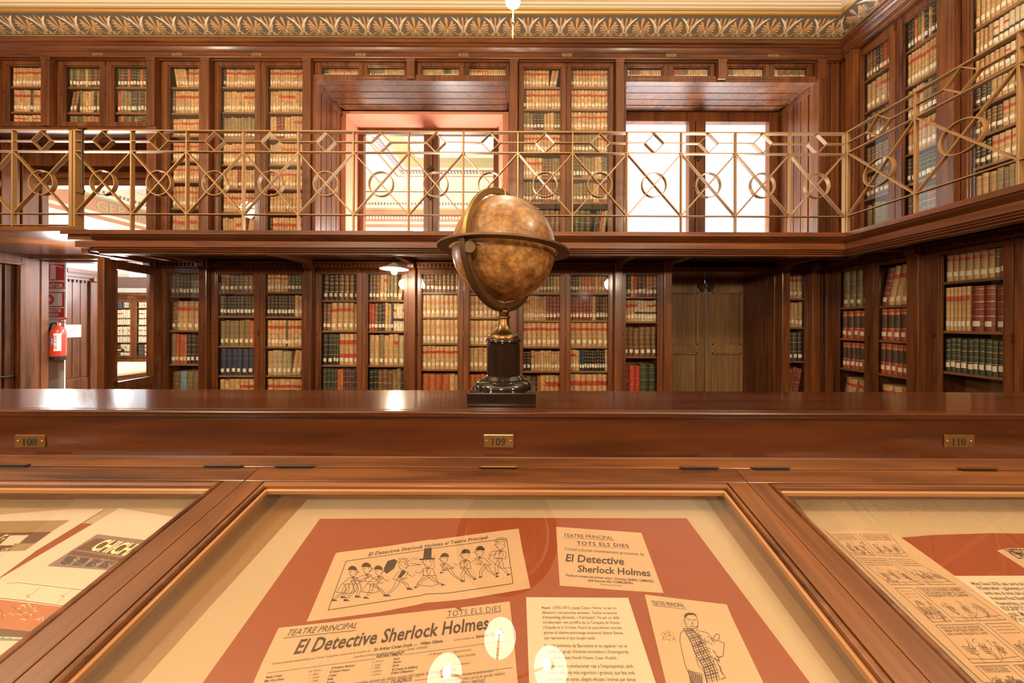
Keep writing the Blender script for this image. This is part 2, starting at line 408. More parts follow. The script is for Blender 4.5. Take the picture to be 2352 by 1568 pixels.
# window 1: salmon plaster reveal and a two-light inner window
y0, y1 = Y_FR, 4.64
xl, xr, zt = PX(793, y0), PX(1153, y0), E + 2.785
xl2, xr2, zt2 = PX(822, y1), PX(1143, y1), PZ(296, y1)
b = MB()
b.box(W1[0], xl, y0, y0 + 0.02, Z_DECK, Z_LINT); b.box(xr, W1[1], y0, y0 + 0.02, Z_DECK, Z_LINT); b.box(xl, xr, y0, y0 + 0.02, zt, Z_LINT)
def quad(b, *p): b.add(p, [tuple(range(len(p)))], 0)
quad(b, (xl, y0, Z_DECK), (xl, y0, zt), (xl2, y1, zt2), (xl2, y1, Z_DECK))
quad(b, (xr, y0, Z_DECK), (xr, y0, zt), (xr2, y1, zt2), (xr2, y1, Z_DECK))
quad(b, (xl, y0, zt), (xr, y0, zt), (xr2, y1, zt2), (xl2, y1, zt2))
b.box(xl - 0.5, xl2, y1, y1 + 0.08, Z_DECK, zt2 + 0.4); b.box(xr2, xr + 0.5, y1, y1 + 0.08, Z_DECK, zt2 + 0.4); b.box(xl2, xr2, y1, y1 + 0.08, zt2, zt2 + 0.4)
b.box(xl2, xr2, y0, y1 + 0.08, Z_DECK - 0.1, Z_DECK)
struct(b.build('trim_10', SALMON), 'salmon pink plaster reveal of the inner window', 'window reveal')
def casement(name, label, x0, x1, z0, z1, y, mull, fr=0.07, mw=0.2, boards=True):
    root = struct(empty(name, ((x0 + x1) / 2, y, z0)), label, 'window')
    b = MB(); ox, oz = -(x0 + x1) / 2, -z0
    b.box(x0 + ox, x0 + fr + ox, -0.03, 0.05, 0, z1 + oz); b.box(x1 - fr + ox, x1 + ox, -0.03, 0.05, 0, z1 + oz)
    b.box(x0 + fr + ox, x1 - fr + ox, -0.03, 0.05, z1 - fr + oz, z1 + oz); b.box(x0 + fr + ox, x1 - fr + ox, -0.03, 0.05, 0, 0.06)
    for a, c, d in ((-mw / 2, -mw / 2 + mw * 0.36, -0.045), (-mw * 0.12, mw * 0.12, -0.06), (mw / 2 - mw * 0.36, mw / 2, -0.045)):
        b.box(mull + a + ox, mull + c + ox, d, 0.049, 0.001, z1 - fr + oz - 0.0005)
    b.box(mull - mw / 2 + 0.004 + ox, mull + mw / 2 - 0.004 + ox, -0.02, 0.046, 0.061, z1 - fr + oz - 0.001)
    b.build('window_frame', WV, root, bevel=0.004)
    for a, c in ((x0 + fr, mull - mw / 2), (mull + mw / 2, x1 - fr)):
        g = MB(); g.box(a + ox, c + ox, 0.008, 0.012, 0.06, z1 - fr + oz); g.build('glass_pane', GLASS, root)
    for zz in (0.22, 0.95 if z1 - z0 > 1.6 else 0.9, 1.35):
        if zz < z1 - z0 - 0.2:
            h = MB(); h.box(mull + ox - 0.05, mull + ox + 0.05, -0.072, -0.058, zz, zz + 0.02); h.box(mull + ox - 0.012, mull + ox + 0.012, -0.085, -0.06, zz - 0.04, zz + 0.05)
            h.build('latch', IRON, root, bevel=0.002)
    return root
casement('window_1', 'inner window in the salmon reveal looking into the next room', xl2, xr2, Z_DECK, zt2, y1 + 0.03, PX(989, y1), 0.07, 0.21)
casement('window_2', 'bright white outer window in the boarded recess by the corner', W2[0], PX(1788, Y_FR), Z_DECK, E + 2.83, Y_FR + 0.03, PX(1599, Y_FR), 0.13, 0.22)
b = MB(); b.box(PX(1788, Y_FR) - 0.01, W2[1] + 0.1, Y_FR, Y_FR + 0.1, Z_DECK, Z_LINT + 0.06); struct(b.build('trim_11', WV), 'wood strip beside the white window frame', 'trim')

# lower door recess, panelled shutters folded inside
b = MB()
b.box(LD[1], LD[1] + 0.05, YB - 0.02, 4.5, 0, Z_SOF); b.box(LD[0] - 0.05, LD[0], YB - 0.02, 4.5, 0, Z_SOF)
planks(b, LD[1] - 0.014, LD[1], YB + 0.05, 4.40, 0, E + 0.62, 'jx', 5, 0.012)
b.box(LD[0], LD[1], YB, 4.5, E + 0.60, E + 0.66)
struct(b.build('trim_12', WV, bevel=0.003), 'dark boarded lining of the low door recess', 'door lining')
YD = 4.36
def panel_door(name, label, px0, px1, knob_side):
    x0, x1 = PX(px0, YD), PX(px1, YD); z1 = E + 0.60
    root = tag(empty(name, (x0, YD, 0)), label, 'door', 'pair of panelled doors in the low recess')
    w = x1 - x0
    b = MB(); b.box(0, w, 0.012, 0.05, 0, z1)
    st = 0.09
    for a, c in ((0, st), (w - st, w)): b.box(a, c, -0.012, 0.02, 0, z1)
    zs = [(0, 0.2), (PZ(808, YD) - 0.0, PZ(790, YD)), (PZ(670, YD), z1)]
    for a, c in zs: b.box(st, w - st, -0.012, 0.02, a, c)
    b.build('door_frame', WDOOR, root, bevel=0.004)
    for a, c in ((0.2, zs[1][0]), (zs[1][1], zs[2][0])):
        p = MB(); p.box(st + 0.02, w - st - 0.02, 0.008, 0.0115, a + 0.02, c - 0.02)
        for q in ((st, st + 0.02, a, c), (w - st - 0.02, w - st, a, c), (st, w - st, a, a + 0.02), (st, w - st, c - 0.02, c)): p.box(q[0], q[1], -0.017, 0.0115, q[2], q[3])
        p.build('door_panel', WDOOR, root, bevel=0.005)
    l = MB(); kx = w - 0.05 if knob_side > 0 else 0.05
    l.box(kx - 0.05, kx + 0.05, -0.05, -0.012, z1 - 0.13, z1 - 0.07); l.box(kx - 0.02, kx + 0.02, -0.07, -0.012, z1 - 0.17, z1 - 0.07)
    l.build('latch', IRON, root, bevel=0.004)
    return root
panel_door('panelled_door', 'worn brown panelled door, first from the globe, in low recess', 1500, 1617, 1)
panel_door('panelled_door', 'worn brown panelled door with scraped edge, beside dark boarded jamb', 1619, 1716, -1)

# ---------------------------------------------------------------- bookcases
WALLS = {'back': ((0, YB, 0), 0.0), 'low': ((XRL, 0, 0), -math.pi / 2), 'up': ((XRU, 0, 0), -math.pi / 2)}
def text_verts(body, shear=0.0, bold=0.0, space=1.0, _c={}):
    k = (body, shear, bold, space)
    if k not in _c:
        cu = bpy.data.curves.new('lettering', 'FONT'); cu.body = body; cu.size = 1; cu.shear = shear; cu.offset = bold; cu.space_character = space; cu.resolution_u = 2
        o = bpy.data.objects.new('lettering', cu); COL.objects.link(o)
        me = o.to_mesh()
        vs = [(v.co.x, v.co.y) for v in me.vertices]; fs = [tuple(p.vertices) for p in me.polygons]
        o.to_mesh_clear(); bpy.data.objects.remove(o); bpy.data.curves.remove(cu)
        x0 = min(v[0] for v in vs); x1 = max(v[0] for v in vs)
        _c[k] = ([((x - x0) / (x1 - x0), y / (x1 - x0)) for x, y in vs], fs, x1 - x0)
    return _c[k]
def text_on(b, body, o, ux, uz, width, m=0, hs=1.0, **kw):
    """lettering with its left baseline end at o, along ux, upright uz"""
    vs, fs, _ = text_verts(body, **kw)
    o, ux, uz = Vector(o), Vector(ux), Vector(uz)
    b.add([o + ux * (x * width) + uz * (y * width * hs) for x, y in vs], fs, m)

NUMPLATE = plain('number_plate_brass', (0.42, 0.30, 0.13), 0.4, 0.7)
INKB = plain('black_lettering', (0.012, 0.010, 0.008), 0.6)
def number_plate(parent, u, w, d, num, width=0.105, h=0.048):
    b = MB(); b.box(u - width / 2, u + width / 2, d - 0.003, d, w - h / 2, w + h / 2); b.box(u - width / 2 + 0.006, u + width / 2 - 0.006, d - 0.0036, d, w - h / 2 + 0.006, w + h / 2 - 0.006)
    o = b.build('number_plate', NUMPLATE, parent)
    n = MB(); text_on(n, num, (u - 0.026, d - 0.005, w - 0.015), (1, 0, 0), (0, 0, 1), 0.052, hs=1.05, bold=0.01)
    n.build('number', INKB, o)

BOOKROWS = []          # rows to fill: wall, u0, u1, z of shelf top, free height, spec, phrase
def bookcase(wall, label, pil, w0, w1, doors, group=None, top_board=True, dentils=False, pil_own=(True, True), plinth=None, name='bookcase', deep=0.37, xf=None, flute=False, clip=None, book_d=0.046):
    loc, rz = xf or WALLS[wall]
    root = tag(empty(name, loc, (0, 0, rz)), label, 'bookcase', group)
    u0, u1 = pil
    b = MB()
    b.box(u0 + 0.004, u1 - 0.004, deep - 0.012, deep, w0, w1, 1)                  # back
    b.box(u0 + 0.004, u0 + 0.05, 0.0205, deep - 0.0121, w0, w1); b.box(u1 - 0.05, u1 - 0.004, 0.0205, deep - 0.0121, w0, w1)
    b.box(u0 + 0.05, u1 - 0.05, 0.03, deep, w1 - 0.03, w1)
    bot = doors[0]['bottom']
    b.box(u0 + 0.05, u1 - 0.05, 0.03, deep, w0, bot)
    if len(doors) == 2:
        mid = (doors[0]['g'][1] + doors[1]['g'][0]) / 2; b.box(mid - 0.012, mid + 0.012, 0.035, deep, bot, w1)
    b.build('carcass', [WV, WINN], root, bevel=0.002)
    for k, own in enumerate(pil_own):
        if not own: continue
        c = pil[k]
        b = MB(); hw = 0.047 if w0 > Z_DECK - 0.2 else 0.045
        b.box(c - hw, c + hw, -0.055, 0.02, w0, w1)
        if dentils:      # corbel on the lower pilasters
            b.prism([(-0.055, w1 - 0.10), (-0.09, w1 - 0.075), (-0.105, w1 - 0.03), (-0.105, w1), (0.0, w1), (0.0, w1 - 0.10)], 'x', c - 0.04, c + 0.04)
        else:
            b.box(c - hw - 0.006, c + hw + 0.006, -0.06, 0.01, w1 - 0.035, w1)
        b.build('pilaster', WV, root, bevel=0.006)
    if dentils:
        b = MB(); a0, a1 = u0 + 0.048, u1 - 0.048
        zc = w1
        b.box(a0, a1, -0.012, 0.05, zc - 0.075, zc); b.box(a0, a1, -0.035, 0.0, zc - 0.022, zc)
        n = max(2, int((a1 - a0) / 0.045)); st = (a1 - a0) / n
        for i in range(n): b.box(a0 + (i + 0.22) * st, a0 + (i + 0.78) * st, -0.026, 0.0, zc - 0.058, zc - 0.024)
        b.build('dentil_cornice', WH, root, bevel=0.002)
    if plinth:
        b = MB(); b.box(u0 + 0.05, u1 - 0.05, -0.02, 0.03, w0, bot - 0.03); b.build('plinth', WH, root, bevel=0.006)
    for i, dr in enumerate(doors):
        ga, gb = dr['g']; zb, zt = dr['bottom'] + (0.001 if dr.get('tiny') else 0.035), dr['top']
        st = 0.047
        oa = ga - st if i == 0 or len(doors) == 1 else (doors[0]['g'][1] + ga) / 2 + 0.002
        ob = gb + st if i == len(doors) - 1 else (gb + doors[1]['g'][0]) / 2 - 0.002
        hw_ = 0.0545 if w0 > Z_DECK - 0.2 else 0.0458
        oa, ob = max(oa, u0 + hw_), min(ob, u1 - hw_)
        fl = MB()
        if i == 0 and oa - u0 - hw_ > 0.002: fl.box(u0 + hw_ - 0.0005, oa - 0.0005, 0.009, 0.0203, w0, w1 - 0.001)
        if i == len(doors) - 1 and u1 - hw_ - ob > 0.002: fl.box(ob + 0.0005, u1 - hw_ + 0.0005, 0.009, 0.0203, w0, w1 - 0.001)
        if fl.v: fl.build('face_stile', WV, root, bevel=0.002)
        rail = min(0.06, w1 - zt - (0.08 if dentils else 0.004))
        b = MB()
        b.box(oa, ga, 0, 0.028, zb - min(0.05, zb - w0 - 0.003), zt + rail); b.box(gb, ob, 0, 0.028, zb - min(0.05, zb - w0 - 0.003), zt + rail)
        b.box(ga, gb, 0, 0.028, zt, zt + rail); b.box(ga, gb, 0, 0.028, zb - min(0.05, zb - w0 - 0.003), zb)
        # stepped moulding round the pane
        for t, d in ((0.011, 0.008), (0.005, 0.014)):
            b.box(ga, ga + t, d, 0.028, zb, zt); b.box(gb - t, gb, d, 0.028, zb, zt); b.box(ga, gb, d, 0.028, zt - t, zt); b.box(ga, gb, d, 0.028, zb, zb + t)
        door = b.build('door', WV, root, bevel=0.003)
        g = MB(); g.box(ga, gb, 0.019, 0.022, zb, zt); g.build('glass_pane', GLASSC, door)
        if not dr.get('tiny'):
            e = MB(); ex = (ga - st * 0.5) if (i == 0) == (not dr.get('flip')) else (gb + st * 0.5)
            ez = dr.get('lock', (zb + zt) / 2); e.box(ex - 0.006, ex + 0.006, -0.002, 0.002, ez - 0.016, ez + 0.016); e.build('keyhole', IRON, door)
        if i == 0 and len(doors) == 2:
            h = MB(); hx = ob + 0.002; h.box(hx - 0.006, hx + 0.006, -0.006, 0.002, zt - 0.01, zt + rail + 0.012); h.build('bolt', BRASSD, door)
            if not dr.get('tiny'):
                h = MB(); ez = dr.get('lock', (zb + zt) / 2); h.box(hx - 0.007, hx + 0.007, -0.005, 0.002, ez - 0.035, ez + 0.035); h.build('hinge', BRASSD, door)
        zs = dr['shelves']
        sa = u0 + 0.05 if i == 0 else (doors[0]['g'][1] + ga) / 2 + 0.012
        sb = u1 - 0.05 if i == len(doors) - 1 else (gb + doors[1]['g'][0]) / 2 - 0.012
        for z in zs:
            s = MB(); s.box(sa, sb, 0.036, deep - 0.012, z - 0.022, z); s.build('shelf', WSHELF, root, bevel=0.002)
        floors = list(zs) + [dr['bottom']]
        tops = [min(zt + 0.02, w1 - 0.035)] + [z - 0.022 for z in zs]
        for k, (fz, tz) in enumerate(zip(floors, tops)):
            if k < len(dr['rows']) and dr['rows'][k]:
                BOOKROWS.append(dict(wall=wall, xf=xf, u0=ga + 0.002, u1=gb - 0.002, z=fz, h=tz - fz, spec=dr['rows'][k], shelf=k, n=len(floors), phrase=dr.get('phrase', ''), d=0.034 if dr.get('tiny') else book_d))
    return root

def door_px(ga, gb, top, shelves, rows, phrase, Y=YB, bottom=None, dz=None, **kw):
    """back-wall door from photo columns and rows"""
    mid = (ga + gb) / 2
    zs = [PZ(y, Y + 0.036, mid) for y in shelves]
    d = dict(g=(PX(ga, Y), PX(gb, Y)), top=PZ(top, Y, mid), shelves=zs, rows=rows, phrase=phrase)
    d['bottom'] = bottom if bottom is not None else zs[-1] - (dz or 0.37)
    d.update(kw)
    return d
W1L = Z_SOF - 0.02
LK = PZ(768, YB)
# -- lower back wall
pl = [PX(357, YB), PX(475, YB), PX(713, YB), PX(948, YB), PX(1178, YB), PX(1418, YB), PX(1530, YB)]
B0 = PZ(864, YB) - 0.38
bookcase('back', 'narrow lower bookcase beside the open glazed door', (pl[0], pl[1]), 0, W1L, [
    door_px(381, 457, 626, (679, 758.5, 835.5), ('g7 R1 o1 /.9', 'b1 T5 /.87', 'v1 o3 k4 /.92', 'b1 y1 v2 b1 /.86'), 'narrow case by open doorway', bottom=B0, lock=LK, flip=True)], dentils=True, plinth=True)
bookcase('back', 'lower bookcase with a shelf of navy blue volumes', (pl[1], pl[2]), 0, W1L, [
    door_px(494.5, 584, 627, (671, 725.5, 794, 862), ('b3 k2 b3 /.9', 'b1 k8 b2 /.9', 'v6 o1 v1 /.9', 'n7 /.93', 't4 T4 /.9'), 'navy-volume case, left door', bottom=B0, lock=LK),
    door_px(604, 694, 627, (670, 726.5, 796, 862), ('T6 g5 /.9', 'k8 t3 /.9', 'T5 g1:.5 T5 /.9', 't1 c4 t2> /.9', 'T7 /.9'), 'navy-volume case, right door', bottom=B0, lock=LK)], dentils=True, plinth=True, pil_own=(False, True))
bookcase('back', 'lower bookcase lit by the hanging white lamp', (pl[2], pl[3]), 0, W1L, [
    door_px(734, 820, 627.7, (689, 759, 838), ('k3 b3 p1 /.93', 'b2:.7 T4 t1 /.95', 'k2 g2:.6 U4 /.93', 'g4 o2:.8 p6:.7 /.93'), 'lamp-lit case, left door', bottom=B0, lock=LK),
    door_px(841.5, 928.5, 627.7, (689, 760, 839), ('p1 b2 t1 T1 v3 t1> /.93', 'r2:.7 m3 t2 n1:.6 w4:.8 /.95', 't2 v1 t2 T1 c1:1.6 /.93', 'k2 b3 v2 g2:.6 /.93'), 'lamp-lit case, right door', bottom=B0, lock=LK)], dentils=True, plinth=True, pil_own=(False, True))
bookcase('back', 'lower bookcase half hidden behind the globe', (pl[3], pl[4]), 0, W1L, [
    door_px(965, 1053, 627, (671, 727.5, 788, 848), ('b9 /.92', 'P8 /.93', 'P8 /.95', 'T8 /.93', 'o4:1.5 t2 /.9'), 'case behind globe, left door', bottom=B0, lock=LK),
    door_px(1075.6, 1163, 627, (673, 729, 791, 849), ('b9 /.92', 'P8 /.93', 'P8 /.93', 't8 /.93', 'o3 b4 /.9'), 'case behind globe, right door', bottom=B0, lock=LK)], dentils=True, plinth=True, pil_own=(False, True))
bookcase('back', 'lower bookcase just right of the globe', (pl[4], pl[5]), 0, W1L, [
    door_px(1199.6, 1288.6, 630, (672, 735.5, 796, 852), ('t5 v4 t2 /.92', 'T2 t7:.7 R4 /.93', 'T8 /.95', 'k2 T1 t9:.75 /.87', 'b2 g1:1.3 o1:.6 t1 U3 /.9'), 'case right of globe, left door', bottom=B0, lock=LK),
    door_px(1309, 1400, 630, (672, 735.5, 796, 852), ('k2 g1 m1 o4 t4 /.92', 'R7 t1 k2 b2 /.9', 'T7 /.95', 'T2 t1 n2:.8 k8:.8 t1 /.92', 'U7 /.93'), 'case right of globe, right door', bottom=B0, lock=LK)], dentils=True, plinth=True, pil_own=(False, True))
bookcase('back', 'narrow lower bookcase beside the brown panelled doors', (pl[5], pl[6]), 0, W1L, [
    door_px(1436, 1513, 629, (681, 738, 818.5), ('m2 t1 r1 g2 o1 b2 /.93', 'T3 w7:.8 /.9', 'b6 /.87', 'R1 r2 g2:1.4 /.85'), 'case by panelled doors', bottom=B0, lock=LK)], dentils=True, plinth=True, pil_own=(False, True))
bookcase('back', 'narrowest lower bookcase in the room corner', (PX(1797, YB), PX(1862, YB) + 0.02), 0, W1L, [
    door_px(1809, 1853, 629, (685, 751, 829), ('T4 /.93', 'T2 t3 /.9', 'g3:1.1 k1 /.87', 'R4> /.88'), 'narrow corner case', bottom=B0, lock=LK)], dentils=True, plinth=True)
# corner boards of the lower storey
b = MB()
b.box(PX(1870, YB), XRL + 0.3, YB + 0.01, YB + 0.06, 0, W1L)
for px in (1868, 1883): b.box(PX(px, YB), PX(px, YB) + 0.04, YB - 0.02, YB + 0.02, 0, W1L)
struct(b.build('trim_13', WV, bevel=0.004), 'dark upright boards in the lower corner', 'corner boards')

# -- lower right wall
def ur(px, X): return -YR(px, X)
def door_r(ga, gb, X, top, shelves, rows, phrase, bottom=None, **kw):
    d = dict(g=(ur(ga, X), ur(gb, X)), top=E + top, shelves=[E + z for z in shelves], rows=rows, phrase=phrase)
    d['bottom'] = bottom if bottom is not None else E + shelves[-1] - 0.36
    d.update(kw); return d
k = XRL / 3.7
bookcase('low', 'lower side-wall bookcase with rows of orange-red volumes', (ur(1900, XRL), ur(2109, XRL)), 0, W1L, [
    door_r(1923, 1986, XRL, 0.605 * k + 0.01, (0.19 * k, -0.17 * k, -0.517 * k), ('v4:1.3 /.95', 'O5 /.9', 'O6 /.9', 'T2:1.4> /.72'), 'orange-volume case, far door', lock=E - 0.16),
    door_r(2010, 2087, XRL, 0.605 * k + 0.01, (0.185 * k, -0.17 * k, -0.517 * k), ('R1> T3:1.2> /.86', 'O5 /.94', 'O6 /.93', 'T3:1.4 /.72'), 'orange-volume case, near door', lock=E - 0.16)], dentils=True, plinth=True)
bookcase('low', 'lower side-wall bookcase with a row of green volumes', (ur(2109, XRL), ur(2460, XRL)), 0, W1L, [
    door_r(2156, 2306, XRL, 0.605 * k + 0.01, (0.371 * k, -0.06 * k, -0.417 * k), ('T7 v1 r1:.6 k1:.8 /.93', 'T6:.7 R3:1.9 /.9', 'g11 /.87', 'b1 y1:1.5 p1:2 v2 /.55'), 'green-volume case', lock=E - 0.1),
    door_r(2350, 2422, XRL, 0.605 * k + 0.01, (0.371 * k, -0.06 * k, -0.417 * k), ('t7 R2 /.93', 'T6 b3 /.93', 'g4 t5 /.9', 't6 /.8'), 'case beyond the green volumes')], dentils=True, plinth=True, pil_own=(False, True))

# -- upper back wall
W1U = E + 3.045
U0 = E + 0.88
TAN = ('T13', 't5 T8', 'T7 t6', 'T4 t3 T6', 't12', 'T3 t9', 'v4 t8', 'T12', 't6 b2 T5')
pu = [PX(-2, YB), PX(116, YB), PX(355, YB), PX(478, YB), PX(709, YB), PX(1178, YB), PX(1419, YB), PX(1877, YB)]
ZA = E + 2.25
bookcase('back', 'upper bookcase over the bridge, cut off by the picture edge', (pu[0] - 0.03, pu[1]), ZA, W1U, [
    door_px(11, 95, 147, (198, 256), ('T11 /.95', 'T5 g1 T5 /.93', 'T3 c1 T3 t1 /.9'), 'upper case at far end of bridge', bottom=ZA + 0.04)])
bookcase('back', 'upper bookcase of dark mixed volumes above the bright doorway', (pu[1], pu[2]), ZA, W1U, [
    door_px(143, 226.5, 150, (199.5, 258), ('m12 /.95', 'b2> m9 /.93', 'm9 /.9'), 'dark-volume upper case, left door', bottom=ZA + 0.04),
    door_px(254, 340, 150, (199.5, 258), ('m12 /.95', 'r1 m10 /.93', 'p1 o1 m9 /.9'), 'dark-volume upper case, right door', bottom=ZA + 0.04)], pil_own=(False, True))
bookcase('back', 'tall narrow upper bookcase beside the hooked pole', (pu[2], pu[3]), U0, W1U, [
    door_px(383, 455, 150, (200, 259, 311, 369, 416, 477), ('t4< T5 /.95', 'b1:.6 T9 /.92', 'T10 /.8', 'T10 /.85', 'T10 /.85', 'T9 /.85', 'T8 t2 /.85'), 'narrow tall upper case', bottom=U0 + 0.03)], pil_own=(False, True))
bookcase('back', 'tall upper bookcase left of the salmon window', (pu[3], pu[4]), U0, W1U, [
    door_px(500.7, 584, 151, (199, 257, 317.6, 377, 432, 485.6), ('k1 T12 /.95', 't8 T5 /.88', 'v10 /.87', 't3 T9 /.85', 't5 R1 t6 /.85', 'T12 /.85', 't5 T4 t3> /.85'), 'upper case left of salmon window, left door', bottom=U0 + 0.03),
    door_px(609, 693.5, 151, (199, 257, 317.6, 377, 432, 485.6), ('T14 /.95', 't3 T6 t4 /.9', 't2 R2:1.4 t3 T4 /.9', 't4 T6 t2 /.85', 'T11 /.85', 't8 T3 /.85', 'k1 T11 /.85'), 'upper case left of salmon window, right door', bottom=U0 + 0.03)], pil_own=(False, True))
bookcase('back', 'tall upper bookcase between the two windows', (pu[5], pu[6]), U0, W1U, [
    door_px(1199, 1288, 153.5, (199.5, 250, 298, 350, 408, 464), ('T8 t2> /.95', 'k1 T11 /.95', 'v3 k3 t3 b2 /.9', 'T11 /.92', 'T6 b3 v3 /.85', 'v3 b5 r1 b4 /.9', 'p5 b2 /.85'), 'upper case between windows, left door', bottom=U0 + 0.03),
    door_px(1309, 1398, 153.5, (199.5, 250, 298, 350, 408, 464), ('k1 T11 /.95', 'T11 /.93', 'T10 /.92', 'v9 T3 /.9', 'g3 R1 v4 t2 g2 /.9', 'v4 b3 t2 R2 o1 /.85', 'g4:1.3 g2:.6> o1:.6> c1> /.85'), 'upper case between windows, right door', bottom=U0 + 0.03)])
YS = Z_LINT + 0.005
for k, (lab, pa, pb, own, dd, grp) in enumerate((
        ('low cupboard bookcase above salmon window, next to tall case', pu[4], PX(944, YB), (False, True), ((736, 823), (841, 928.6)), 0),
        ('low cupboard bookcase above salmon window, over its mullion', PX(944, YB), pu[5], (False, False), ((966, 1053.6), (1073, 1160.7)), 0),
        ('low cupboard bookcase above white window, next to tall case', pu[6], PX(1651, YB), (False, True), ((1438, 1521), (1544, 1629)), 1),
        ('low cupboard bookcase above white window, nearest the corner', PX(1651, YB), pu[7], (False, True), ((1669, 1756), (1776, 1855)), 1))):
    ph = ('low case above salmon window', 'low case over salmon mullion', 'low case above white window', 'low case near corner')[k]
    rows = (('g2 T14 /.95', 'v6 t10 /.95'), ('t9 g3 t4 /.95', 'T8 t8 /.95'), ('w1:1.5 R4 t9 /.85', 'r3 b4 t8 /.9'), ('b3 t12 /.95', 't3 R1 b12 /.95'))[k]
    bookcase('back', lab, (pa, pb), YS, W1U, [
        door_px(dd[0][0], dd[0][1], 152, (), (rows[0],), ph + ', left door', bottom=YS + 0.05, tiny=True),
        door_px(dd[1][0], dd[1][1], 152, (), (rows[1],), ph + ', right door', bottom=YS + 0.05, tiny=True)], pil_own=own)
# full-height pilasters beside the windows, and the corner boards of the gallery storey
b = MB(); x = PX(1877, YB); b.box(x - 0.045, x + 0.05, -0.055 + YB, YB + 0.02, Z_DECK, YS - 0.001)
struct(b.build('trim_15', WV, bevel=0.006), 'tall pilaster right of the white window', 'pilaster')
b = MB()
b.box(W2[1] + 0.05, XRU + 0.2, YB + 0.005, YB + 0.05, Z_DECK, W1U)
for px in (1893, 1905, 1917): b.box(PX(px, YB), PX(px, YB) + 0.035, YB - 0.012, YB + 0.02, Z_DECK, W1U)
b.box(XRU - 0.005, XRU + 0.05, 3.58, YB, Z_DECK, W1U); b.box(XRU - 0.03, XRU, 3.60, 3.655, Z_DECK, W1U)
struct(b.build('trim_16', WV, bevel=0.004), 'upright boards in the corner of the gallery', 'corner boards')
# -- upper right wall
SH = (2.66, 2.318, 1.975, 1.655, 1.36)
bookcase('up', 'upper side-wall bookcase next to the gallery corner', (ur(1960, XRU), ur(2186, XRU)), U0, W1U, [
    door_r(1976, 2040, XRU, 2.945, SH, ('b3 k1 b1 r1 b2 /.95', 't2 T3:1.4 /.9', 'b6 /.9', 'b6 t1 /.85', 'b6 /.85', 'v4 /.88'), 'upper corner side case, far door', bottom=U0 + 0.03),
    door_r(2069, 2150, XRU, 2.945, SH, ('k2 o1 v1 t1 k1 t1 k3 /.95', 'T8 o1:1.3 /.93', 't3 T1 v2 k2 /.9', 'T6 t1 /.9', 'k2 g1 k4 /.9', 'p4 R3 /.85'), 'upper corner side case, near door', bottom=U0 + 0.03)])
SH2 = (2.455, 2.215, 2.0, 1.79, 1.545, 1.295)
bookcase('up', 'upper side-wall bookcase cut off by the picture edge', (ur(2186, XRU), ur(2500, XRU)), U0, W1U, [
    door_r(2222, 2450, XRU, 2.945, SH2, ('t16 /.6', 't4 w14 /.95', 't6 w12 /.93', 'k3 t4 v8 /.9', 'b5 T7 t4 /.88', 'k3 T4 t7 /.9', 't3:1.4 v6 t5 /.88'), 'upper side case at picture edge', bottom=U0 + 0.03)], pil_own=(False, True))
b = MB(); b.box(XRU, XRU + 0.05, -2, YR(2500, XRU) - 0.05, Z_DECK, W1U); b.box(XRL, XRL + 0.05, -2, YR(2460, XRL) - 0.05, 0, W1L)
struct(b.build('trim_17', WV), 'plain wood wall continuing beyond the picture', 'panelling')

# bookcases of the neighbouring room, seen through the bright doorway
NXF = ((-10.45, 8.2, 0), 0.0)
def door_n(ga, gb, rows):
    d = door_px(ga, gb, 693, (706, 745.5, 786), rows, '', Y=8.2, bottom=PZ(820, 8.26, 280))
    d['g'] = (d['g'][0] + 10.45, d['g'][1] + 10.45); return d
bookcase('back', 'pale-lit bookcase of the next room, seen past the glazed door', (PX(248, 8.2) + 10.45, PX(372, 8.2) + 10.45), 0, PZ(672, 8.2, 300), [
    door_n(262, 299, ('n3 w2 g2 /.8', 'w8 /.9', 'w9 /.92', 'k2 w6 /.9')), door_n(311, 356, ('w4 r1 b2 /.8', 'w8 /.9', 'w9 /.92', 'k3 w6 /.9'))], xf=NXF, dentils=True, plinth=True)
bookcase('back', 'pale-lit bookcase of the next room, beside the white post', (PX(170, 8.2) + 10.45, PX(247, 8.2) + 10.45), 0, PZ(672, 8.2, 300), [
    door_n(190, 237, ('w6 /.8', 'g2 y1 k3 /.9', 'w9 /.92', 'r3 w6 /.9'))], xf=NXF, dentils=True, plinth=True, pil_own=(True, False))

# number plates on the cornice
for px, nm in ((222, '213'), (404, '214'), (587, '215'), (826, '216'), (1062, '217'), (1300, '218'), (1539, '219'), (1774, '220')):
    x, z = PX(px, YB - 0.032), PZ(126.5, YB - 0.032, px)
    r = tag(empty('number_plate', (x, YB - 0.0325, z)), 'small brass plate %s on the upper cornice' % {222: 'above the doorway', 404: 'above the narrow tall case', 587: 'over case left of salmon window', 826: 'over left half of salmon window', 1062: 'over right half of salmon window', 1300: 'over the case between windows', 1539: 'over left half of white window', 1774: 'over right half of white window'}[px], 'number plate', 'plates along the upper cornice')
    b = MB(); b.box(-0.055, 0.055, -0.002, 0.0, -0.02, 0.02); b.build('plate', NUMPLATE, r)
    b = MB(); b.box(-0.04, 0.04, -0.0035, -0.001, -0.013, 0.013); b.build('worn_number_panel', plain('dull_brass', (0.20, 0.15, 0.07), 0.6, 0.4), r)

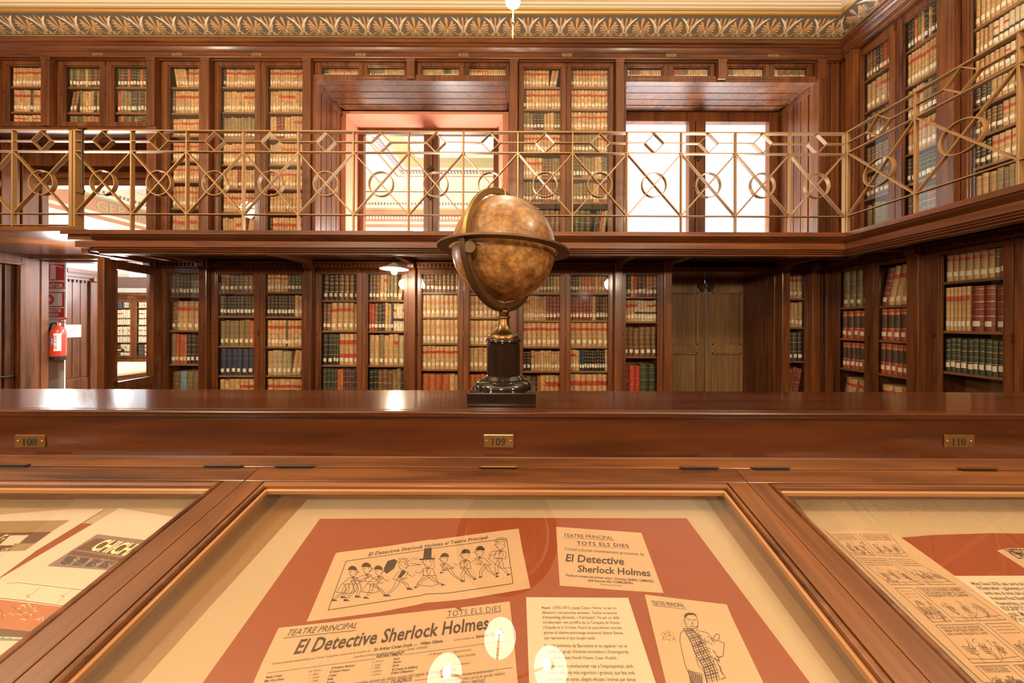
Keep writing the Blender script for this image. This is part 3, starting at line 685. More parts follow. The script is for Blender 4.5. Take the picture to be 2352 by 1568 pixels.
# ---------------------------------------------------------------- books
BC = {'t': (0.545, 0.335, 0.150), 'T': (0.560, 0.345, 0.155), 'U': (0.570, 0.350, 0.160), 'P': (0.640, 0.450, 0.235), 'w': (0.66, 0.54, 0.36), 'c': (0.44, 0.36, 0.21), 'v': (0.235, 0.165, 0.07),
      'b': (0.170, 0.085, 0.038), 'k': (0.030, 0.026, 0.020), 'g': (0.050, 0.060, 0.030), 'n': (0.030, 0.042, 0.085), 'y': (0.20, 0.32, 0.36), 'r': (0.42, 0.055, 0.028), 'R': (0.205, 0.036, 0.022),
      'o': (0.48, 0.125, 0.045), 'O': (0.43, 0.085, 0.028), 'p': (0.095, 0.045, 0.042)}
BNAME = {'t': 'tan vellum', 'T': 'red-banded tan', 'U': 'double-banded tan', 'P': 'pale red-lined', 'w': 'off-white', 'c': 'greyish cream', 'v': 'olive brown', 'b': 'brown leather', 'k': 'black gilt', 'g': 'dark green',
         'n': 'navy blue', 'y': 'light blue', 'r': 'bright red', 'R': 'maroon gilt', 'o': 'orange leather', 'O': 'orange-red', 'p': 'purplish brown'}
RED, GILT, DARKT, LINE, LAB = (0.46, 0.062, 0.030), (0.50, 0.34, 0.12), (0.06, 0.03, 0.02), (0.24, 0.12, 0.045), (0.78, 0.70, 0.56)
def leather(name, use_attr):
    m, nt, N, L, p = newmat(name)
    if use_attr:
        c = N.new('ShaderNodeVertexColor'); c.layer_name = 'tint'; col = c.outputs['Color']
    else:
        c = N.new('ShaderNodeObjectInfo'); col = c.outputs['Color']
    tc = N.new('ShaderNodeTexCoord'); nz = N.new('ShaderNodeTexNoise'); nz.inputs['Scale'].default_value = 28; nz.inputs['Detail'].default_value = 6
    L.new(tc.outputs['Object'], nz.inputs['Vector'])
    mr = N.new('ShaderNodeMapRange'); mr.inputs['From Min'].default_value = 0.3; mr.inputs['From Max'].default_value = 0.7; mr.inputs['To Min'].default_value = 0.66; mr.inputs['To Max'].default_value = 1.22
    L.new(nz.outputs['Fac'], mr.inputs['Value'])
    vm = N.new('ShaderNodeVectorMath'); vm.operation = 'SCALE'; L.new(col, vm.inputs[0]); L.new(mr.outputs[0], vm.inputs['Scale'])
    L.new(vm.outputs[0], p.inputs['Base Color']); p.inputs['Roughness'].default_value = 0.5
    return m
M_BIND, M_MIX = leather('book_binding', False), leather('book_mixed', True)
M_LAB, M_RED, M_GILT, M_PAGE, M_LINE = (plain('spine_label_paper', LAB, 0.7), plain('red_title_leather', RED, 0.5, noise=0.25, nscale=60), plain('gilt_tooling', GILT, 0.4, 0.5),
                                        plain('page_edges', (0.55, 0.42, 0.26), 0.8), plain('dark_tooling', LINE, 0.6))
M_DARKT = plain('dark_title_leather', DARKT, 0.5)
def arc(w, off=0.0, n=4):
    r = 0.24 * w + 0.002
    return [(-w / 2 + w * i / n, r * (2 * i / n - 1) ** 2 - off) for i in range(n + 1)]
def wrap(b, w, z0, z1, off, frac=1.0, m=0, n=4):
    pts = [(x * frac, y) for x, y in arc(w, off, n)] if frac == 1.0 else [(x, (0.24 * w + 0.002) * (2 * x / w) ** 2 - off) for x in [(-w / 2 + w * i / n) * frac for i in range(n + 1)]]
    k = len(b.v)
    b.v += [(x, y, z) for z in (z0, z1) for x, y in pts]; b.c += [b.col] * (2 * (n + 1)); b.f += [(k + i, k + i + 1, k + n + 2 + i, k + n + 1 + i) for i in range(n)]; b.m += [m] * n
def decor(code, h, rr):
    """bands, tooling lines of a spine as (kind, z0, z1)"""
    out = []
    if code == 'T': z = h * (0.66 + 0.03 * rr); out += [('red', z, z + h * 0.115)] + [('line', h * q, h * q + 0.0022) for q in (0.30, 0.48)]
    elif code == 'U': out += [('red', h * 0.66, h * 0.80), ('red', h * 0.22, h * 0.36), ('line', h * 0.5, h * 0.505)]
    elif code == 'P': out += [('pale', h * 0.62, h * 0.75), ('pale', h * 0.26, h * 0.38)] + [('line', h * q, h * q + 0.0022) for q in (0.25, 0.43, 0.60, 0.78)]
    elif code == 't': out += [('line', h * q, h * q + 0.002) for q in (0.3, 0.5, 0.7, 0.86)][int(rr * 2):]
    elif code == 'w': out += [('red', h * 0.70, h * 0.79)] if rr < 0.5 else []; out += [('dark', h * 0.36, h * 0.46)]
    elif code in 'kgRpb': out += [('gilt', h * q, h * q + 0.003) for q in (0.16, 0.32, 0.33, 0.48, 0.64, 0.65, 0.80, 0.93)]
    elif code in 'ov': out += [('gilt', h * q, h * q + 0.0025) for q in (0.3, 0.62, 0.86)]
    elif code == 'O': out += [('dark', h * 0.40, h * 0.80), ('gilt', h * 0.84, h * 0.87), ('gilt', h * 0.36, h * 0.375)]
    elif code == 'r': out += [('gilt', h * 0.70, h * 0.71), ('gilt', h * 0.55, h * 0.56)]
    elif code == 'n': out += [('gilt', h * 0.62, h * 0.625), ('gilt', h * 0.81, h * 0.815)]
    elif code == 'c': out += [('line', h * 0.55, h * 0.56), ('line', h * 0.7, h * 0.71)]
    return out
ORD = 'first second third fourth fifth sixth seventh eighth ninth tenth eleventh twelfth thirteenth fourteenth fifteenth sixteenth seventeenth eighteenth nineteenth twentieth'.split()
def shelf_name(k, n):
    return 'only shelf' if n == 1 else 'top shelf' if k == 0 else ('bottom shelf' if k == n - 1 else ORD[k] + ' shelf')
SPECS = []
for R in BOOKROWS:
    body, hf = R['spec'].rsplit('/', 1); hf = float(hf)
    items = []
    for tok in body.split():
        lean = 1 if tok.endswith('>') else -1 if tok.endswith('<') else 0
        tok = tok.rstrip('<>')
        q, wt = (tok.split(':') + ['1'])[:2]
        for _ in range(int(q[1:])):
            items.append((q[0], float(wt) * rnd.uniform(0.82, 1.2), lean))
    tot = sum(w for _, w, _ in items); span = R['u1'] - R['u0']
    lean_extra = 0.0
    if any(l for _, _, l in items): lean_extra = 0.056 if span > 0.27 else 0.074
    sc_w = (span - lean_extra) / tot
    u = R['u0']; prev = 0
    base_h = R['h'] * hf
    for i, (code, w, lean) in enumerate(items):
        w *= sc_w
        if code == 'm': code = rnd.choice('kbgRovvgkt')
        base_h = min(R['h'] - 0.006, R['h'] * hf * 1.035)
        h = base_h * rnd.uniform(0.95, 1.0) if code not in 'TPUnO' else base_h * rnd.uniform(0.985, 1.0)
        a = 0.0
        if lean and prev != lean and lean > 0: u += 0.0
        if lean: a = math.radians(9.5) * lean
        if lean < 0 and prev == 0: u += 0.043
        if lean == 0 and prev > 0: u += 0.052
        h = min(h, R['h'] - 0.006)
        if lean: h = min(h, (R['h'] - 0.006 - w * abs(math.sin(a))) / math.cos(a))
        SPECS.append(dict(R=R, code=code, i=i, n=len(items), w=w * (0.95 if not lean else 0.94), h=h, u=u + w / 2, lean=a, d=R['d'] + rnd.uniform(0, 0.006), rr=rnd.random(), rk=rnd.uniform(0.84, 1.14)))
        u += w; prev = lean
def place(S):
    R = S['R']; loc, rz = R['xf'] or WALLS[R['wall']]
    M = Matrix.Translation(loc) @ Matrix.Rotation(rz, 4, 'Z')
    a = S['lean']
    # a leaning book turns about the lower corner on the side it leans towards
    if a:
        ox = S['u'] - S['w'] / 2 if a > 0 else S['u'] + S['w'] / 2
        lift = S['w'] * math.sin(abs(a))
        px = S['w'] / 2 * (1 if a > 0 else -1)
        loc2 = Matrix.Translation((ox, S['d'], R['z'] + lift if False else R['z'])) @ Matrix.Rotation(a, 4, 'Y') @ Matrix.Translation((px, 0, 0))
        low = min((loc2 @ Vector((sx * S['w'] / 2, 0, 0))).z for sx in (-1, 1))
        loc2 = Matrix.Translation((0, 0, R['z'] + 0.0005 - low)) @ loc2
        return M @ loc2
    return M @ Matrix.Translation((S['u'], S['d'], R['z'] + 0.0005))
def shown(S):
    M = place(S); p = M @ Vector((0, 0, S['h'] / 2))
    x, y, z = p.x, p.y, p.z - E
    if y < 0.3: return 0
    px, py = CX + F * x / y, CY - F * z / y
    if S['R']['xf']: return 1
    side = S['R']['wall'] != 'back'
    wpx = F * S['w'] / y if not side else F * x * S['w'] / y / y
    hpx = F * S['h'] / y
    if px < 4 or px > 2348: return 0.5
    a = wpx * hpx
    bot = CY - F * (z - S['h'] / 2) / y
    if bot > 898: a *= max(0.02, 1 - (bot - 898) / hpx)
    if 1060 < px < 1265 and 450 < py < 690: a *= 0.1
    if 1095 < px < 1218 and 690 < py < 930: a *= 0.15
    if side and S['R']['wall'] == 'up' and py < 0: a *= 0.2
    return a
order = sorted(range(len(SPECS)), key=lambda i: -shown(SPECS[i]))
SOLO = set(order[:300])
def emit_binding(b, S, solid):
    w, h, D = S['w'], S['h'], 0.2
    pr = arc(w, 0, 4)
    if solid: b.prism(pr + [(w / 2, D), (-w / 2, D)], 'z', 0, h); return
    t = min(0.0035, w * 0.14)
    b.prism(pr + [(w / 2, 0.024), (-w / 2, 0.024)], 'z', 0, h)
    b.box(-w / 2, -w / 2 + t, 0.023, D, 0, h); b.box(w / 2 - t, w / 2, 0.023, D, 0, h)
    if S['code'] in 'kgRbptTvP':                       # raised bands across the spine
        for q in (0.2, 0.42, 0.64, 0.86):
            z = h * q; r = arc(w, 0.0014, 4)
            b.prism(r + [(w / 2, 0.023), (-w / 2, 0.023)], 'z', z - 0.0022, z + 0.0022)
rest = MB()
for i, S in enumerate(SPECS):
    code = S['code']; col = tuple(c * S['rk'] for c in BC[code]); h, w = S['h'], S['w']
    M = place(S); dec = decor(code, h, S['rr']); lz = 0.035 + 0.008 * S['rr']; lh = min(0.042, h * 0.16)
    has_label = not (S['R']['xf'] or code == 'n' and False)
    if i in SOLO:
        R = S['R']
        b = MB(); emit_binding(b, S, False); o = b.build('book', M_BIND)
        o.color = (*col, 1); o.matrix_world = M
        side_word = 'from left'
        tag(o, '%s book, %s %s, %s, %s' % (BNAME[code], ORD[S['i']], side_word, shelf_name(R['shelf'], R['n']), R['phrase']), 'book', 'books behind the bookcase glass')
        t = min(0.0035, w * 0.14)
        b = MB(); b.box(-w / 2 + t, w / 2 - t, 0.024, 0.195, 0.004, h - 0.005); b.build('page_block', M_PAGE, o)
        if has_label:
            b = MB(); wrap(b, w, lz, lz + lh, 0.0020, 0.86 if w < 0.05 else 0.6); b.build('shelf_mark_label', M_LAB, o)
        for kd, mt, nm in (('red', M_RED, 'title_band'), ('dark', M_DARKT, 'title_band'), ('pale', None, 'title_band'), ('gilt', M_GILT, 'gilt_tooling'), ('line', M_LINE, 'tooling_lines')):
            L_ = [d for d in dec if d[0] == kd]
            if not L_: continue
            if kd == 'pale':
                mt = bpy.data.materials.get('pale_red_stain') or plain('pale_red_stain', (0.58, 0.28, 0.13), 0.6, noise=0.2, nscale=60)
            if nm == 'title_band':
                for d in L_:
                    b = MB(); wrap(b, w, d[1], d[2], 0.0017, 1.0); b.build(nm, mt, o)
            else:
                b = MB()
                for d in L_: wrap(b, w, d[1], d[2], 0.0018, 0.98)
                b.build(nm, mt, o)
    else:
        tmp = MB(); tmp.col = col; emit_binding(tmp, S, True)
        if has_label: tmp.col = LAB; wrap(tmp, w, lz, lz + lh, 0.0010, 0.8 if w < 0.05 else 0.6, n=4)
        for d in dec:
            tmp.col = {'red': RED, 'dark': DARKT, 'pale': (0.58, 0.28, 0.13), 'gilt': GILT, 'line': LINE}[d[0]]
            wrap(tmp, w, d[1], d[2], 0.0008, 1.0, n=4)
        k = len(rest.v)
        rest.v += [tuple(M @ Vector(p)) for p in tmp.v]; rest.c += tmp.c; rest.f += [tuple(q + k for q in f) for f in tmp.f]; rest.m += tmp.m
o = rest.build('books', M_MIX)
tag(o, 'remaining smaller rows of old books behind glass on shelves all round', 'books', kind='stuff')

# ---------------------------------------------------------------- gallery railings
ZT, ZM, ZK, ZL = E + 1.785, E + 1.70, E + 1.592, E + 1.004     # rails above the gallery floor
RC, RR = E + 1.296, 0.114
SW = 0.034                                                      # width of the flat bars
def railing(label, bays, axis, base, zfoot, low2=None, thick_first=False):
    """bays: list of post positions along the run"""
    root = tag(empty('gallery_railing', (0, 0, 0)), label, 'railing')
    def B(name, fn):
        b = MB(); fn(b)
        if axis == 'y':      # turn the run: (s, depth, z) -> (XG + depth, -s, z)
            b.v = [(base + d, -s, z) for s, d, z in b.v]
        else:
            b.v = [(s, base + d, z) for s, d, z in b.v]
        return b.build(name, GOLDP, root, bevel=0.0015)
    a0, a1 = bays[0], bays[-1]
    t = 0.0055
    B('handrail', lambda b: b.box(a0, a1, -0.004, SW + 0.004, ZT - t, ZT + t))
    for z in (ZK, ZL) + ((low2,) if low2 else ()): B('rail', lambda b: b.box(a0, a1, 0, SW, z - 0.0045, z + 0.0045))
    for i, p in enumerate(bays):
        w = 0.012
        def post(b):
            if thick_first and i == 0:
                b.box(p - 0.022, p - 0.004, -0.006, SW + 0.03, zfoot, ZT); b.box(p + 0.002, p + 0.022, -0.002, SW + 0.03, zfoot, ZT)
            else: b.box(p - w / 2, p + w / 2, 0.001, SW - 0.001, zfoot, ZT)
        B('post', post)
    for p, q in zip(bays, bays[1:]):
        m = (p + q) / 2; hd = (ZT - ZK) / 2 - 0.006; zc = (ZT + ZK) / 2
        B('diamond', lambda b: b.band([(m - hd, zc), (m, zc + hd), (m + hd, zc), (m, zc - hd)], 0.009, 0, SW, closed=True))
        B('rail', lambda b: b.box(p, m - hd, 0.002, SW - 0.002, zc - 0.004, zc + 0.004)); B('rail', lambda b: b.box(m + hd, q, 0.002, SW - 0.002, zc - 0.004, zc + 0.004))
        B('ring', lambda b: b.band([(m + RR * math.cos(k * math.pi / 20), RC + RR * math.sin(k * math.pi / 20)) for k in range(40)], 0.008, 0, SW, closed=True))
        B('cross_bar', lambda b: b.band([(p, ZK), (q, ZL)], 0.010, 0.002, SW - 0.002)); B('cross_bar', lambda b: b.band([(p, ZL), (q, ZK)], 0.010, 0.003, SW - 0.003))
    return root
posts = [PX(px, YG) for px in (166, 298, 425, 555, 682, 809, 936, 1062, 1188, 1314, 1440, 1565, 1690, 1815)] + [XG + 0.006]
railing('long bronze railing with diamonds and rings across the end gallery', posts, 'x', YG, Z_DECK, thick_first=True)
railing('bronze railing of the side gallery, running towards the viewer', [-(YG - 0.012) + 0.516 * k for k in range(6)], 'y', XG, Z_DECK)
railing('short bronze railing over the doorway bridge', [PX(157, YG) - 0.54 * k for k in (2, 1, 0)], 'x', YG, Z_DECK + 0.035, low2=PZ(516, YG, 80))

# pole with hooks, hung over the handrail
r = tag(empty('hooked_pole', (PX(194, YG), YG - 0.012, ZT)), 'dark iron window pole with bent hook hanging from the railing', 'pole')
b = MB(); b.tube([(-0.035, 0.03, 0.0145), (-0.012, 0.0, 0.0145), (0, -0.006, -0.01), (0, -0.008, -0.54), (0.02, -0.008, -0.585), (0.014, -0.008, -0.605), (-0.05, -0.008, -0.592)], 0.0075, 10); b.build('shaft', IRON, r, smooth=True)
b = MB(); b.box(-0.05, 0.025, -0.012, 0.045, 0.006, 0.016); b.build('hanger', IRON, r, bevel=0.003)

# ---------------------------------------------------------------- lamps
# white enamel lamp under the gallery
lx, ly, lz = PX(905, 3.33), 3.33, PZ(617, 3.33, 905)
ENAM = plain('white_enamel', (0.85, 0.82, 0.75), 0.35)
BULB = plain('lit_bulb', (1, 0.9, 0.75), 0.4, emit=(1.0, 0.86, 0.62), es=60)
r = tag(empty('pendant_lamp', (lx, ly, lz)), 'small lit lamp with flat white shade hanging under the gallery', 'lamp')
b = MB(); b.lathe([(0.142, -0.006), (0.142, 0.0), (0.085, 0.022), (0.04, 0.045), (0.02, 0.06), (0.02, 0.055), (0.04, 0.04), (0.085, 0.017)], n=36); b.build('lamp_shade', ENAM, r, smooth=True)
b = MB(); b.lathe([(0.0, -0.062), (0.018, -0.058), (0.030, -0.040), (0.030, -0.022), (0.018, 0.0), (0.014, 0.02), (0.0, 0.02)], n=20); b.build('bulb', BULB, r, smooth=True)
b = MB(); b.lathe([(0.0, 0.14), (0.045, 0.14), (0.045, 0.125), (0.012, 0.115), (0.010, 0.065), (0.021, 0.06), (0.021, 0.045)], n=16); b.lathe([(0.0, Z_SOF - lz - 0.001), (0.05, Z_SOF - lz - 0.001), (0.05, Z_SOF - lz - 0.018), (0.006, Z_SOF - lz - 0.02), (0.006, 0.13)], n=12); b.build('stem', BRASSD, r, smooth=True)
# pendant whose finial drops into the frame
BULB2 = plain('lit_globe', (1, 0.95, 0.85), 0.4, emit=(1.0, 0.90, 0.70), es=22)
px_, py_ = PX(1178, 2.05, 40), 2.05
r = tag(empty('hanging_light', (px_, py_, E + 1.81)), 'lit ceiling pendant with thin brass rod and pointed finial', 'lamp')
b = MB(); b.lathe([(0, 0), (0.006, 0.012), (0.012, 0.024), (0.005, 0.035), (0.0045, 0.10), (0.009, 0.105), (0.009, 0.115), (0.0045, 0.12), (0.0045, 1.66)], n=12); b.build('rod', BRASS, r, smooth=True)
b = MB(); b.lathe([(0.0, 0.205), (0.022, 0.210), (0.045, 0.235), (0.05, 0.27), (0.03, 0.32), (0.0, 0.33)], n=24); b.build('lamp_globe', BULB2, r, smooth=True)
# chandelier above the show cases (seen as a reflection in their glass)
r = tag(empty('chandelier', (CHC[0], CHC[1], E + 2.1)), 'brass chandelier with opal glass shades, mirrored in the case glass', 'chandelier')
OPAL = plain('lit_opal_glass', (1, 0.96, 0.86), 0.4, emit=(1.0, 0.93, 0.74), es=7)
b = MB(); b.lathe([(0, -0.12), (0.02, -0.10), (0.035, -0.05), (0.02, 0.0), (0.012, 0.05), (0.012, 1.36)], n=16); b.build('stem', BRASS, r, smooth=True)
for x_, y_ in CH:
    dx, dy = x_ - CHC[0], y_ - CHC[1]; R0 = math.hypot(dx, dy); dx /= R0; dy /= R0
    b = MB(); b.tube([(dx * 0.01, dy * 0.01, -0.02), (dx * 0.15, dy * 0.15, -0.07), (dx * 0.3, dy * 0.3, 0.02), (dx * R0, dy * R0, 0.10), (dx * R0, dy * R0, 0.14)], 0.008, 8)
    arm = b.build('arm', BRASS, r, smooth=True)
    b = MB(); b.lathe([(0.028, 0.04), (0.07, 0.055), (0.115, 0.10), (0.125, 0.125), (0.12, 0.125), (0.11, 0.103), (0.068, 0.06), (0.028, 0.045)], (dx * R0, dy * R0, 0.05), 28); b.build('lamp_shade', OPAL, arm, smooth=True)
    b = MB(); b.lathe([(0, 0.05), (0.028, 0.055), (0.03, 0.085), (0.0, 0.095)], (dx * R0, dy * R0, 0.05), 16); b.build('lamp_holder', BRASS, arm, smooth=True)

# ---------------------------------------------------------------- show-case counter
H0, TS, H1, TF = 0.593, 0.2653, 0.625, 0.227
A_LID = math.atan(TS)
Y_HNG = 0.822
ZTOP = E - 0.236
cnt = tag(empty('display_counter', (0, 0, 0)), 'long polished mahogany ledge standing behind the glazed show cases', 'counter')
b = MB()
b.box(-4.2, 4.05, 0.862, 1.108, ZTOP - 0.019, ZTOP); b.build('worktop', WTOP, cnt, bevel=0.003)
b = MB()
b.prism([(0.880, ZTOP - 0.0195), (0.852, ZTOP - 0.0195), (0.844, ZTOP - 0.013), (0.844, ZTOP - 0.003), (0.850, ZTOP - 0.0005), (0.8625, ZTOP - 0.0005)], 'x', -4.2, 4.05)
b.prism([(0.868, ZTOP - 0.026), (0.857, ZTOP - 0.026), (0.857, ZTOP - 0.0196), (0.868, ZTOP - 0.0196)], 'x', -4.2, 4.05)
b.build('edge_bead', WTOP, cnt, bevel=0.002)
ZF = E - 0.592 + TS * 0.843
b = MB(); b.box(-4.2, 4.05, 0.861, 0.90, 0.0, ZTOP - 0.0195); b.box(-4.2, 4.05, 0.90, 1.10, 0.0, ZTOP - 0.0195)
b.build('front_panel', WTOP, cnt)
b = MB(); b.prism([(Y_HNG + 0.0105, E - H0 + TS * (Y_HNG + 0.002) - 0.03), (Y_HNG + 0.002, E - H0 + TS * (Y_HNG + 0.002)), (0.858, E - H0 + TS * 0.858 + 0.001), (0.8605, E - H0 + TS * 0.86 + 0.004), (0.8605, E - H0 + TS * 0.86 - 0.06)], 'x', -4.2, 4.05)
b.build('hinge_strip', WLID, cnt, bevel=0.0015)
for px, num in ((72, '108'), (1145.5, '109'), (2201, '110')):
    x = PX(px, 0.8605, 1012); z = PZ(1012, 0.8605, px)
    p = MB(); p.box(x - 0.0398, x + 0.0398, 0.8575, 0.861, z - 0.0168, z + 0.0168); o = p.build('number_plate', BRASS, cnt, bevel=0.0008)
    n = MB(); text_on(n, num, (x - 0.0175, 0.8569, z - 0.0115), (1, 0, 0), (0, 0, 1), 0.037 if num != '110' else 0.034, hs=1.0, bold=0.018); n.build('number', INKB, o)
    for sx in (-1, 1):
        q = MB(); q.lathe([(0, 0.0012), (0.002, 0.001), (0.003, 0)], n=10); q.v = [(x + sx * 0.032 + vx, 0.8573 - vz, z + vy) for vx, vy, vz in q.v]; q.build('screw', BRASS, o, smooth=True)

def lid_frame_pt(): pass
CASES = ((-1.896, -0.674, 'show case of shop-front photographs, beside plate 108', (513, 22)),
         (-0.674, 0.548, 'middle show case with theatre playbills on rust red card', (677, 1145, 1606)),
         (0.548, 1.770, 'show case with a long comic strip, beside plate 110', (1770, 2246)))
EDGEM = plain('rubbed_wood_edge', (0.36, 0.175, 0.065), 0.35, coat=0.3)
for ci, (xa, xb, lab, hinges) in enumerate(CASES):
    xc = (xa + xb) / 2; hw = (xb - xa) / 2
    root = tag(empty('display_case', (xc, Y_HNG, E - H0 + TS * Y_HNG), (A_LID, 0, 0)), lab, 'show case', 'row of glazed show cases')
    SL = 0.66
    st = 0.0475
    b = MB()
    b.box(-hw + 0.0009, hw - 0.0009, -0.0465, -0.001, -0.022, 0)                                  # rail along the hinges
    b.box(-hw + 0.0009, hw - 0.0009, -SL, -SL + 0.06, -0.022, 0)
    lid = b.build('lid_rail', WLID, root, bevel=0.0012)
    b = MB(); b.box(-hw + 0.0009, -hw + st, -SL + 0.06, -0.0466, -0.022, 0); b.build('lid_stile', WLIDY, root, bevel=0.0012)
    b = MB(); b.box(hw - st, hw - 0.0009, -SL + 0.06, -0.0466, -0.022, 0); b.build('lid_stile', WLIDY, root, bevel=0.0012)
    # rounded bead and thin rubbed edge inside the frame
    b = MB(); i0, i1, j0, j1 = -hw + st + 0.0085, hw - st - 0.0085, -SL + 0.07, -0.0465 - 0.0085
    b.tube([(i0, j0, -0.006), (i0, j1, -0.006), (i1, j1, -0.006), (i1, j0, -0.006)], 0.0088, 12); b.build('bead', WLID, root, smooth=True)
    b = MB()
    b.box(i0 + 0.006, i1 - 0.006, j1 - 0.014, j1 - 0.006, -0.02, -0.008); b.box(i0 + 0.006, i0 + 0.014, j0, j1 - 0.006, -0.02, -0.008); b.box(i1 - 0.014, i1 - 0.006, j0, j1 - 0.006, -0.02, -0.008)
    b.build('pane_edge', EDGEM, root, bevel=0.002)
    g = MB(); g.box(i0, i1, j0, j1, -0.0145, -0.0125); g.build('glass_pane', GLASSC, root)
    # inside of the case
    ZB = -0.075
    w = MB()
    w.box(i0 - 0.02, i0 - 0.002, j0 - 0.03, -0.030, ZB, -0.0225); w.box(i1 + 0.002, i1 + 0.02, j0 - 0.03, -0.030, ZB, -0.0225); w.box(i0 - 0.02, i1 + 0.02, -0.0299, -0.022, ZB, -0.0225)
    w.box(i0 - 0.02, i0 + 0.012, j0 - 0.03, -0.03, ZB, ZB + 0.012); w.box(i1 - 0.012, i1 + 0.02, j0 - 0.03, -0.03, ZB, ZB + 0.012)
    w.build('case_lining', WINN, root, bevel=0.001)
    w = MB(); dz = H1 * math.cos(A_LID)
    fl = lambda s: None
    def loc(yw, zw):      # world (y, z) -> local (s, n)
        dy, dzz = yw - Y_HNG, zw - (E - H0 + TS * Y_HNG)
        return dy * math.cos(A_LID) + dzz * math.sin(A_LID), -dy * math.sin(A_LID) + dzz * math.cos(A_LID)
    q0, q1 = loc(0.16, E - H1 + TF * 0.16), loc(0.83, E - H1 + TF * 0.83)
    w.prism([q0, q1, (q1[0], q1[1] - 0.01), (q0[0], q0[1] - 0.01)], 'x', i0 - 0.02, i1 + 0.02); w.build('floor_board', WINN, root)
    w = MB(); w.box(-hw + 0.002, hw - 0.002, -SL, -SL + 0.02, -0.16, -0.0225); w.box(-hw + 0.002, -hw + 0.02, -SL + 0.02, -0.032, -0.16, -0.0225); w.box(hw - 0.02, hw - 0.002, -SL + 0.02, -0.032, -0.16, -0.0225); w.build('case_side', WLID, root)
    for px in hinges:
        x = PX(px, Y_HNG, 1077) - xc
        h = MB(); h.tube([(x - 0.045, 0.001, 0.0038), (x + 0.045, 0.001, 0.0038)], 0.0030, 10)
        for e in (-0.0475, 0.0475): h.tube([(x + e - 0.0025, 0.001, 0.0038), (x + e + 0.0025, 0.001, 0.0038)], 0.0022, 8)
        h.box(x - 0.045, x + 0.045, -0.0055, 0.0075, 0.0006, 0.0011); h.build('hinge', IRON if px not in (1145, 2246) else BRASSD, root, smooth=True)

# ---------------------------------------------------------------- globe
gx, gy = PX(1157, 0.985), 0.985
globe = tag(empty('terrestrial_globe', (gx, gy, ZTOP)), 'antique brown globe in brass rings on an ebonised pedestal', 'globe')
m, nt, N, L, p = newmat('varnished_globe_map')
tc = N.new('ShaderNodeTexCoord'); n1 = N.new('ShaderNodeTexNoise'); n1.inputs['Scale'].default_value = 42; n1.inputs['Detail'].default_value = 12; n1.inputs['Roughness'].default_value = 0.78; n1.inputs['Distortion'].default_value = 0.12
n2 = N.new('ShaderNodeTexNoise'); n2.inputs['Scale'].default_value = 8.0; n2.inputs['Detail'].default_value = 4
L.new(tc.outputs['Object'], n1.inputs['Vector']); L.new(tc.outputs['Object'], n2.inputs['Vector'])
ma = N.new('ShaderNodeMath'); ma.operation = 'MULTIPLY_ADD'; ma.inputs[1].default_value = 0.6
mb_ = N.new('ShaderNodeMath'); mb_.operation = 'MULTIPLY'; mb_.inputs[1].default_value = 0.4
L.new(n2.outputs['Fac'], mb_.inputs[0]); L.new(n1.outputs['Fac'], ma.inputs[0]); L.new(mb_.outputs[0], ma.inputs[2])
cr = N.new('ShaderNodeValToRGB'); el = cr.color_ramp.elements
el[0].position = 0.41; el[0].color = (0.085, 0.032, 0.008, 1); el[1].position = 0.61; el[1].color = (0.50, 0.285, 0.085, 1)
e2 = el.new(0.47); e2.color = (0.19, 0.083, 0.02, 1)
e3 = el.new(0.53); e3.color = (0.29, 0.14, 0.035, 1)
L.new(ma.outputs[0], cr.inputs['Fac']); L.new(cr.outputs['Color'], p.inputs['Base Color']); p.inputs['Roughness'].default_value = 0.42; p.inputs['Coat Weight'].default_value = 0.4; p.inputs['Coat Roughness'].default_value = 0.22
bmp = N.new('ShaderNodeBump'); bmp.inputs['Strength'].default_value = 0.15; bmp.inputs['Distance'].default_value = 0.003; L.new(n1.outputs['Fac'], bmp.inputs['Height']); L.new(bmp.outputs['Normal'], p.inputs['Normal'])
GM = m
zc = 0.236 + 0.222
RS = 0.1575
b = MB(); b.lathe([(RS * math.sin(math.pi * i / 48), -RS * math.cos(math.pi * i / 48)) for i in range(49)], (0, 0, zc), 96); b.build('map_sphere', GM, globe, smooth=True)
BRONZE = plain('dull_old_brass', (0.30, 0.19, 0.07), 0.45, 0.9, noise=0.3, nscale=40)
def ring(name, r0, r1, w, mat, rot, a0=0.0, a1=360.0, n=96):
    """flat ring in the local x-z plane, thickness w along y, then turned by rot"""
    b = MB(); full = a1 - a0 >= 360
    angs = [math.radians(a0 + (a1 - a0) * i / n) for i in range(n if full else n + 1)]
    for a in angs:
        c, s = math.cos(a), math.sin(a)
        for r, y in ((r0, -w / 2), (r1, -w / 2), (r1, w / 2), (r0, w / 2)): b.v.append((r * c, y, r * s)); b.c.append(None)
    k = len(angs)
    for i in range(k if full else k - 1):
        for j in range(4): b.f.append((i * 4 + j, i * 4 + (j + 1) % 4, ((i + 1) % k) * 4 + (j + 1) % 4, ((i + 1) % k) * 4 + j)); b.m.append(0)
    if not full: b.f += [(3, 2, 1, 0), tuple((k - 1) * 4 + j for j in range(4))]; b.m += [0, 0]
    o = b.build(name, mat, globe, smooth=True, bevel=0.001)
    o.location = (0, 0, zc); o.rotation_euler = rot
    return o
YAW = math.radians(58)       # front of the meridian swings to the viewer's left
ring('meridian_ring', 0.1635, 0.1815, 0.012, BRONZE, (0, 0, -math.pi + YAW))
ring('support_arc', 0.182, 0.190, 0.018, plain('support_bronze', (0.10, 0.058, 0.026), 0.45, 0.7), (0, 0, -math.pi + YAW), 180, 360, 60)
h = ring('horizon_ring', 0.1665, 0.2005, 0.007, plain('horizon_bronze', (0.13, 0.078, 0.036), 0.5, 0.6, noise=0.2, nscale=30), (math.pi / 2, math.radians(2.2), 0))
